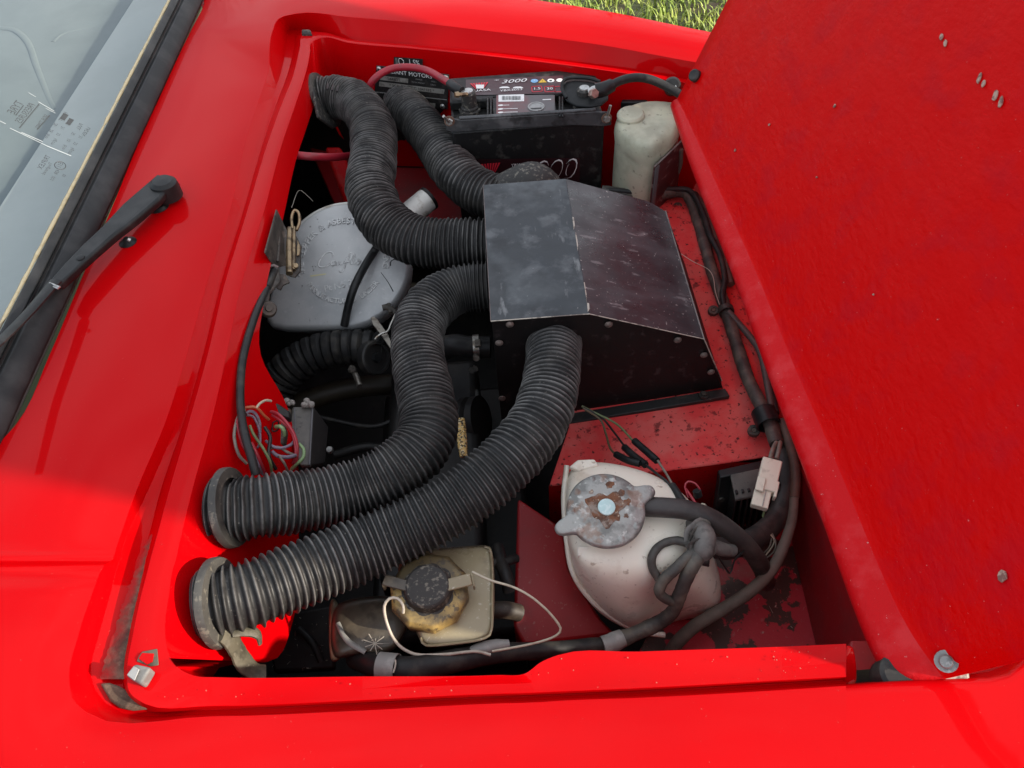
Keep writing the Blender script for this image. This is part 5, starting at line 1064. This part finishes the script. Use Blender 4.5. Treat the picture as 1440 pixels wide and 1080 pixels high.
# ================================================================== DIM THINGS DEEP IN THE BAY
def engine():
    b = thing('engine', 'oily black engine deep in the shade behind the ducts', 'engine', V3(-.08, .55, -.5))
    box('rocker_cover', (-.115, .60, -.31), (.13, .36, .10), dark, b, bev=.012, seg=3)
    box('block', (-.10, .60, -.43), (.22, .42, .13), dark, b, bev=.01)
    tube('water_hose', [P(600, 520, -.22), P(630, 487, -.17), P(660, 488, -.165), P(690, 488, -.165)], .0150, rubber2, b, seg=20)
    lathe('hose_clip', [(.0155, -.004), (.0172, -.004), (.0172, .004), (.0155, .004), (.0155, -.004)], P(670, 488, -.165), V3(1, 0, 0), steel, b, seg=28, cap=False)
    box('clip_screw', P(672, 483, -.148), (.008, .012, .005), steel_dim, b, bev=.001)
    lathe('screw_head', [(0, .003), (.004, .003), (.005, .001), (.005, -.004), (0, -.004)], P(670, 503, -.150), V3(0, -.8, .5), steel_dim, b, seg=14)
    tube('lower_hose', [P(395, 580, -.30), P(440, 560, -.29), P(500, 545, -.29), P(560, 540, -.30)], .016, dirt_oil, b, seg=16)
    tube('heater_pipe', [P(470, 640, -.30), P(520, 628, -.30), P(560, 640, -.31), P(610, 650, -.32)], .007, rubber2, b, seg=10)
    tube('fuel_pipe', [P(440, 585, -.26), P(520, 600, -.27), P(560, 585, -.27), P(580, 560, -.27)], .0035, rubber2, b, seg=8)
    lathe('pulley', [(0, .01), (.02, .01), (.03, .006), (.034, .006), (.034, -.004), (.028, -.008), (.034, -.012), (.034, -.02), (0, -.02)], P(672, 590, -.27), V3(.9, -.2, .35), dark, b, seg=30)
    loft('casting', [[P(x, y, z) for x, y in ((650, 548), (668, 540), (676, 552), (672, 570), (658, 578), (650, 565))] for z in (-.30, -.27, -.262)], dirtmetal3, b, sub=2)
    for px, py in ((664, 521), (668, 519)): lathe('bolt', [(0, .004), (.005, .004), (.006, 0), (0, 0)], P(px, py, -.24), V3(0, -.6, .8), dirtmetal, b, seg=6)
    tube('dark_pipe', [P(640, 640, -.30), P(665, 618, -.28), P(682, 590, -.28)], .004, rubber2, b, seg=8)
    lathe('drain_bolt', [(0, .004), (.004, .004), (.005, 0), (0, 0)], P(464, 633, -.20), V3(0, -.3, .9), zinc, b, seg=8)
    g = tube('sunlit_ground_strip', [P(647, 590, -.20), P(648.5, 605, -.20), P(650, 622, -.202), P(652, 642, -.205)], [.0065, .0068, .0066, .0050], gold_m, None, seg=12, step=.003, flat=.6)  # added strip standing in for sunlit ground seen through the gap
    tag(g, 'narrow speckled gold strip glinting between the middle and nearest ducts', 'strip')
dirt_oil = M('oily_olive_hose', (.032, .026, .016), .55, layers=[((.07, .055, .035), 20, .5, .7, .5)])
dirtmetal3 = M('dim_casting', (.11, .11, .105), .55)
engine()
# ================================================================== NOSE SIDE: LOOM, REGULATOR, PLUG, TUBES
ZP = -.150
def loom():
    b = thing('wiring_loom', 'thick black wiring loom clipped along the red panel beside the open bonnet', 'wiring loom', P(1012, 410, -.14))
    up = .012
    def w(pts, r, m, nm='loom_branch', z0=-.138, seg=12, wob=.03): tube(nm, [P(x, y, z0 if len(p) == 0 else p[0]) for x, y, *p in pts], r, m, b, seg=seg, step=.006, wob=wob)
    w([(846, 268, -.118), (890, 273, -.122), (930, 273, -.124), (955, 270, -.126), (968, 277, -.128), (980, 307), (992, 348), (1002, 384), (1013, 413), (1022, 440), (1033, 475), (1050, 528), (1066, 562, -.130), (1083, 596, -.128), (1092, 625, -.125)], .0082, loom_m, 'main_loom')
    w([(852, 267, -.115), (900, 270, -.116), (945, 266, -.118), (972, 270, -.118), (990, 303, -.126), (999, 331, -.128), (1013, 360, -.130), (1019, 392, -.130), (1016, 416, -.130), (1020, 436, -.132)], .0042, rubber2)
    w([(968, 268, -.120), (986, 286, -.126), (999, 318, -.132), (1009, 345, -.134), (1022, 378, -.134), (1028, 400, -.136)], .0052, brownloom)
    w([(1024, 438, -.130), (1036, 452, -.134), (1055, 474, -.136), (1070, 498, -.136), (1080, 545, -.134), (1087, 585, -.130), (1096, 610, -.128)], .0042, greyloom)
    w([(1074, 510, -.138), (1084, 548, -.136), (1092, 582, -.132)], .0038, rubber2)
    w([(1100, 592, -.128), (1108, 615, -.124), (1116, 645, -.122), (1119, 672, -.124), (1117, 700, -.130)], .0054, brownloom, 'sheathed_branch')
    # P-clips
    for pts, eye in (([(968, 262), (975, 268), (972, 280), (958, 288), (950, 283)], (953, 291)), ([(1028, 428), (1030, 440), (1020, 447), (1010, 444)], (1003, 437)), ([(1094, 590), (1092, 604), (1080, 612), (1070, 604)], (1060, 606))):
        e = P(*eye, -.143)
        lathe('clip_eye', [(.0035, .003), (.0068, .003), (.0072, 0), (.0072, -.003), (.0035, -.003), (.0035, .003)], e, V3(-.1, -.25, 1), dirtmetal, b, seg=20, cap=False)
        lathe('clip_screw', [(0, .003), (.0028, .003), (.0036, .001), (.0036, -.004), (0, -.004)], e, V3(-.1, -.25, 1), dirtmetal2, b, seg=12)
    def band(px, py, dx, dy, r, h, m=rubber2_smooth, z=-.136):
        c = P(px, py, z); ax = unit(P(px+dx, py+dy, z)-c); lathe('clip_band', [(r, -h), (r*1.06, -h*.9), (r*1.06, h*.9), (r, h), (r*.9, h), (r*.9, -h), (r, -h)], c, ax, m, b, seg=24, cap=False)
    band(1021, 437, 9, 26, .0098, .0042, loom_m); band(1077, 588, 14, 34, .0135, .011, rubber2_smooth, -.128); band(974, 280, 8, 22, .0105, .006, rubber2)
    tube('cobweb_thread', [P(955, 355, -.139), P(975, 368, -.132), P(995, 378, -.126), P(1003, 390, -.126), P(1006, 410, -.128), P(1012, 428, -.128)], .0006, web_m, b, seg=4)
    tube('tie_wire', [P(1067, 577, -.120), P(1076, 576, -.117), P(1088, 580, -.120)], .0008, wire_grey, b, seg=5, step=.003)
brownloom = M('brown_dusty_loom', (.075, .052, .038), .65, layers=[((.03, .024, .02), 30, .45, .65, .7)], bump=(.25, 120)); greyloom = M('dark_grey_sheath', (.075, .07, .065), .55, layers=[((.03, .03, .03), 40, .5, .7, .5)])
loom()
def regulator():
    b = thing('regulator', 'black finned regulator fixed to the red face behind the ivory plug', 'regulator', P(1050, 690, -.2))
    o0 = P(1022, 653, -.150); x = unit(P(1078, 643, -.150)-o0); n = unit(V3(0, -1, .18)); z = np.cross(x, n); z = z if z[2] > 0 else -z; o0 = o0+n*.004
    W = .058; H = .085
    def q(u, v, d): return o0+x*u-z*v+n*d
    prism('body', [q(-.012, .002, 0), q(W, -.002, 0), q(W, H, 0), q(-.012, H, 0)], n*.012, rubber2_smooth, b, bev=.0015)
    prism('top_cap', [q(0, .000, .012), q(W-.004, -.003, .012), q(W-.004, .014, .036), q(.001, .016, .036)], -z*.004, relay_m, b, bev=.001)
    for i in range(8):
        u = .002+i*.0072; prism('fin', [q(u, .010, .012), q(u+.003, .010, .012), q(u+.003, H-.006, .012), q(u, H-.006, .012)], n*.020, rubber2_smooth, b, bev=.0006)
    lathe('screw', [(0, .002), (.003, .002), (.0035, 0), (0, 0)], q(-.007, .040, .0125), n, dirtmetal, b, seg=10)
    p = thing('plug', 'ivory two part wiring plug hanging from the loom beside the finned regulator', 'plug', P(1080, 680, -.14))
    a = P(1081, 645, -.098); e = P(1068, 700, -.108); dn = unit(e-a); xx = unit(P(1104, 651, -.098)-P(1073, 642, -.098)); xx = unit(xx-dn*np.dot(xx, dn)); nn = np.cross(xx, dn); nn = nn if nn[2] > 0 else -nn
    B = [xx, np.cross(nn, xx), nn]
    def pc(u, v, d): return P(1087, 645, -.098)+xx*u+dn*v+nn*d
    box('socket', pc(.000, .0185, -.007), (.0205, .037, .015), plug_m, p, rot=B, bev=.0012)
    box('plug_half', pc(-.002, .046, -.008), (.0175, .020, .011), plug_m, p, rot=B, bev=.001)
    box('latch_tab', pc(-.0065, .033, .001), (.0085, .016, .004), plug_m, p, rot=B, bev=.0008)
    box('side_rib', pc(.0105, .033, -.006), (.003, .018, .013), plug_m, p, rot=B, bev=.0008)
    box('plug_groove', pc(.0008, .046, -.0022), (.0012, .018, .0012), ident_m, p, rot=B, bev=0)
    for dx in (-4, 5): tube('wire', [P(1094+dx*.6, 622, -.112), P(1090+dx, 634, -.104), P(1087+dx, 645, -.104)], .0024, wire_grey, p, seg=8, step=.003)
    tube('wire', [P(1074, 706, -.115), P(1075, 716, -.125), P(1073, 726, -.14)], .0013, wire_green2, p, seg=6, step=.004)
regulator()
def tubes():
    t1 = tube('coolant_hose', [P(1098, 622, -.140), P(1104, 655, -.150), P(1105, 690, -.165), P(1096, 722, -.175), P(1078, 745, -.175), P(1052, 762, -.170), P(1028, 771, -.160), P(1003, 770, -.150), P(985, 764, -.140)], [.0105, .0125, .0125, .0125, .0125, .012, .011], loom_dark, None, seg=16, wob=.02)
    tag(t1, 'thick dusty black hose curving down from the loom behind the ivory plug', 'hose')
    t2 = tube('grey_tube', [P(1117, 698, -.130), P(1114, 730, -.140), P(1103, 765, -.155), P(1088, 797, -.170), P(1066, 822, -.180), P(1036, 845, -.185), P(1000, 866, -.190), P(975, 882, -.20), P(952, 904, -.22), P(938, 925, -.25)], [.0048, .0056, .0066, .0070, .0072, .0074], greytube_m, None, seg=14, wob=.015)
    tag(t2, 'dusty grey tube curving across the peeling red floor right of the tank', 'tube')
    b = thing('taped_harness', 'knotted black taped wiring harness draped over the front of the white tank', 'wiring harness', P(985, 770, -.09))
    def w(pts, r, m=loom_m, nm='harness_branch', seg=12, wob=.05): tube(nm, [P(*p) for p in pts], r, m, b, seg=seg, step=.005, wob=wob)
    w([(972, 738, -.085), (983, 742, -.072), (990, 755, -.066), (990, 770, -.066), (984, 785, -.075)], [.006, .0085, .0105, .0100, .008], loom_grey, 'taped_knot', 16, .10)
    for i in range(11):
        t = i/10; c = P(980+7*t+rng.normal(0, 2), 744+28*t, -.070); ax = unit(V3(.15, -.6, .5)+rng.normal(0, .35, 3)); r0 = rng.uniform(.0088, .0112)
        x_ = unit(np.cross(ax, V3(0, 0, 1))); y_ = np.cross(ax, x_)
        tube('tape_wrap', [c+(x_*math.cos(a)+y_*math.sin(a))*r0*(1+.1*math.sin(2*a+i)) for a in np.linspace(0, 6.0, 16)], rng.uniform(.0025, .0042), loom_grey if i % 2 else loom_m, b, seg=8, step=.004, flat=.4, wob=.1)
    w([(988, 770, -.068), (978, 788, -.072), (968, 806, -.082), (956, 836, -.105), (946, 860, -.130), (926, 876, -.150), (900, 888, -.158), (876, 898, -.160), (850, 906, -.160)], [.0068, .0068, .0064, .0068, .0076, .0080, .0085], loom_m, 'main_branch', 14)
    w([(984, 772, -.070), (968, 782, -.070), (950, 800, -.078), (934, 815, -.088), (927, 832, -.098), (936, 842, -.106), (944, 845, -.112)], .0052, loom_m)
    w([(970, 765, -.072), (950, 760, -.072), (930, 766, -.074), (918, 780, -.076), (917, 797, -.084), (926, 814, -.092)], .0040, loom_m)
    w([(983, 778, -.070), (990, 788, -.074), (996, 796, -.082)], [.0065, .0052, .001], rubber2, 'loose_tape')
    w([(1000, 765, -.075), (1014, 772, -.085), (1030, 774, -.10)], .0062, loom_grey)
    w([(876, 897, -.158), (860, 904, -.158), (848, 908, -.158)], [.0094, .0098, .0094], tape_m, 'grey_tape', 14, .03)
    w([(850, 906, -.160), (800, 911, -.150), (755, 915, -.140), (715, 917, -.130), (680, 921, -.124), (640, 929, -.118), (600, 937, -.112), (570, 941, -.108), (530, 936, -.12), (500, 925, -.15)], [.0072, .0075, .008, .0092, .0105, .0112, .0115, .0110, .0105], rubber2, 'lower_branch', 16, .02)
    w([(716, 906, -.120), (690, 910, -.118), (668, 916, -.117), (652, 922, -.116)], [.005, .0065, .0065, .004], tape_m, 'grey_tape', 12, .04)
    c = P(546, 938, -.108); lathe('clip_band', [(.0118, -.009), (.0128, -.009), (.0128, .009), (.0118, .009), (.0118, -.009)], c, unit(P(575, 940, -.107)-P(515, 934, -.112)), tape_m, b, seg=26, cap=False)
    tube('clip_edge', [P(556, 928, -.095), P(556, 936, -.0945), P(553, 946, -.096)], .0008, web_m, b, seg=5, step=.002)
    for pts, m, r in (([(1006, 777, -.09), (1018, 795, -.11), (1027, 806, -.13), (1033, 788, -.12), (1046, 775, -.11)], wire_black, .0010), ([(1004, 772, -.088), (1014, 790, -.11), (1024, 806, -.13)], wire_grey, .0010), ([(1075, 783, -.18), (1085, 770, -.17), (1089, 760, -.16), (1084, 752, -.155)], wire_white, .0008), ([(1072, 780, -.18), (1082, 769, -.17), (1085, 757, -.16)], wire_grey, .0008), ([(1076, 786, -.18), (1088, 776, -.17), (1091, 764, -.16), (1086, 750, -.155)], wire_grey, .0008)):
        w(pts, r, m, 'loose_wire', 6, 0)
    # three bullet joints that hang from the black box to the tank
    k = thing('bullet_wires', 'three thin wires with black bullet sleeves between the box and the white tank', 'wires', P(900, 620, -.12))
    def v(pts, r, m, nm='wire'): tube(nm, [P(*p) for p in pts], r, m, k, seg=8, step=.004)
    v([(818, 571, -.13), (838, 581, -.135), (868, 597, -.135), (892, 622, -.120)], .0013, wire_green); v([(925, 648, -.105), (938, 668, -.095), (950, 690, -.088), (962, 710, -.082), (975, 732, -.082)], .0014, wire_grey); v([(892, 620, -.118), (907, 633, -.112), (924, 648, -.106)], .0042, rubber2_smooth, 'bullet_sleeve')
    v([(820, 573, -.13), (845, 586, -.137), (862, 606, -.135), (880, 630, -.120)], .0013, wire_black); v([(878, 629, -.120), (890, 640, -.112), (908, 654, -.104)], .0042, rubber2_smooth, 'bullet_sleeve'); v([(907, 653, -.104), (926, 668, -.094), (940, 680, -.088), (950, 702, -.084)], .0015, wire_black)
    v([(820, 574, -.13), (844, 590, -.14), (852, 610, -.142), (858, 630, -.13), (868, 641, -.115)], .0014, wire_brown); v([(866, 639, -.114), (882, 647, -.106), (900, 652, -.102)], .0040, rubber2_smooth, 'bullet_sleeve')
    v([(945, 683, -.088), (955, 698, -.083), (966, 716, -.080)], .0045, rubber2, 'bullet_sleeve')
    v([(968, 700, -.085), (963, 684, -.080), (968, 677, -.078), (978, 680, -.078), (984, 688, -.082)], .0010, wire_red); v([(965, 688, -.084), (973, 700, -.080), (981, 712, -.078), (986, 718, -.08)], .0014, wire_red); v([(980, 690, -.082), (982, 698, -.088)], .0046, rubber2_smooth, 'bullet_sleeve')
    v([(984, 712, -.075), (990, 708, -.074), (992, 722, -.074)], .0012, wire_white); v([(992, 710, -.074), (1000, 722, -.078), (1008, 728, -.08)], .0009, wire_grey)
loom_grey = M('grey_tape_wrap', (.10, .092, .084), .6, layers=[((.19, .17, .15), 40, .45, .7, .6), ((.03, .028, .025), 60, .55, .7, .6)], bump=(.35, 120)); wire_brown = M('wire_brown', (.11, .085, .045), .5)
tubes()
def near_corner():
    # dim metalwork and dust in the near corner below the front duct
    b = thing('steering_bracket', 'dim oily metal bracket and pipes in the near corner under the front duct', 'bracket', P(420, 900, -.3))
    prism('plate', [P(370, 870, -.22), P(470, 850, -.22), P(470, 940, -.24), P(385, 945, -.24)], (0, 0, -.01), dark, b, bev=.003)
    tube('pipe', [P(420, 885, -.2), P(440, 905, -.2), P(452, 930, -.21)], .004, rubber2, b, seg=8)
    tube('pipe', [P(700, 770, -.16), P(704, 790, -.15), P(712, 812, -.15), P(716, 830, -.16)], .007, rubber2, b, seg=12)
    tube('pipe', [P(694, 858, -.15), P(712, 858, -.15), P(730, 862, -.16)], .009, dark_brown, b, seg=12)
    tube('pipe', [P(693, 792, -.15), P(710, 790, -.15), P(726, 785, -.16)], .005, rubber2, b, seg=12)
    s = thing('dust_flecks', 'pale dust flecks and web scraps over the dark near corner', 'dust', P(430, 900, -.2)); s['kind'] = 'stuff'
    V = []; Fc = []
    for i in range(90):
        if i < 46: c = P(rng.uniform(375, 470), rng.uniform(865, 942), -.208)
        elif i < 62: c = P(rng.normal(527, 10), rng.normal(905, 8), -.114)
        else: c = P(rng.uniform(990, 1130), rng.uniform(800, 905), -.246)
        d = rng.normal(0, 1, 3)*rng.uniform(.0004, .0016); e = rng.normal(0, 1, 3)*.0004
        k = len(V); V += [c-d, c+d, c+d+e, c-d+e+V3(0, 0, .0004)]; Fc.append((k, k+1, k+2, k+3))
    mesh('fleck', V, Fc, web_m, s, smooth=False)
    for a in np.linspace(0, 2*math.pi, 9, endpoint=False):
        r = rng.uniform(6, 16); tube('web_strand', [P(527, 905, -.112), P(527+r*math.cos(a)*1.1, 905+r*math.sin(a), -.110)], .0004, web_m, s, seg=4, step=.004)
    tube('cobweb_thread', [P(440, 283, -.10), P(432, 275, -.09), P(420, 268, -.08), P(410, 292, -.06)], .0005, web_m, s, seg=4)
near_corner()
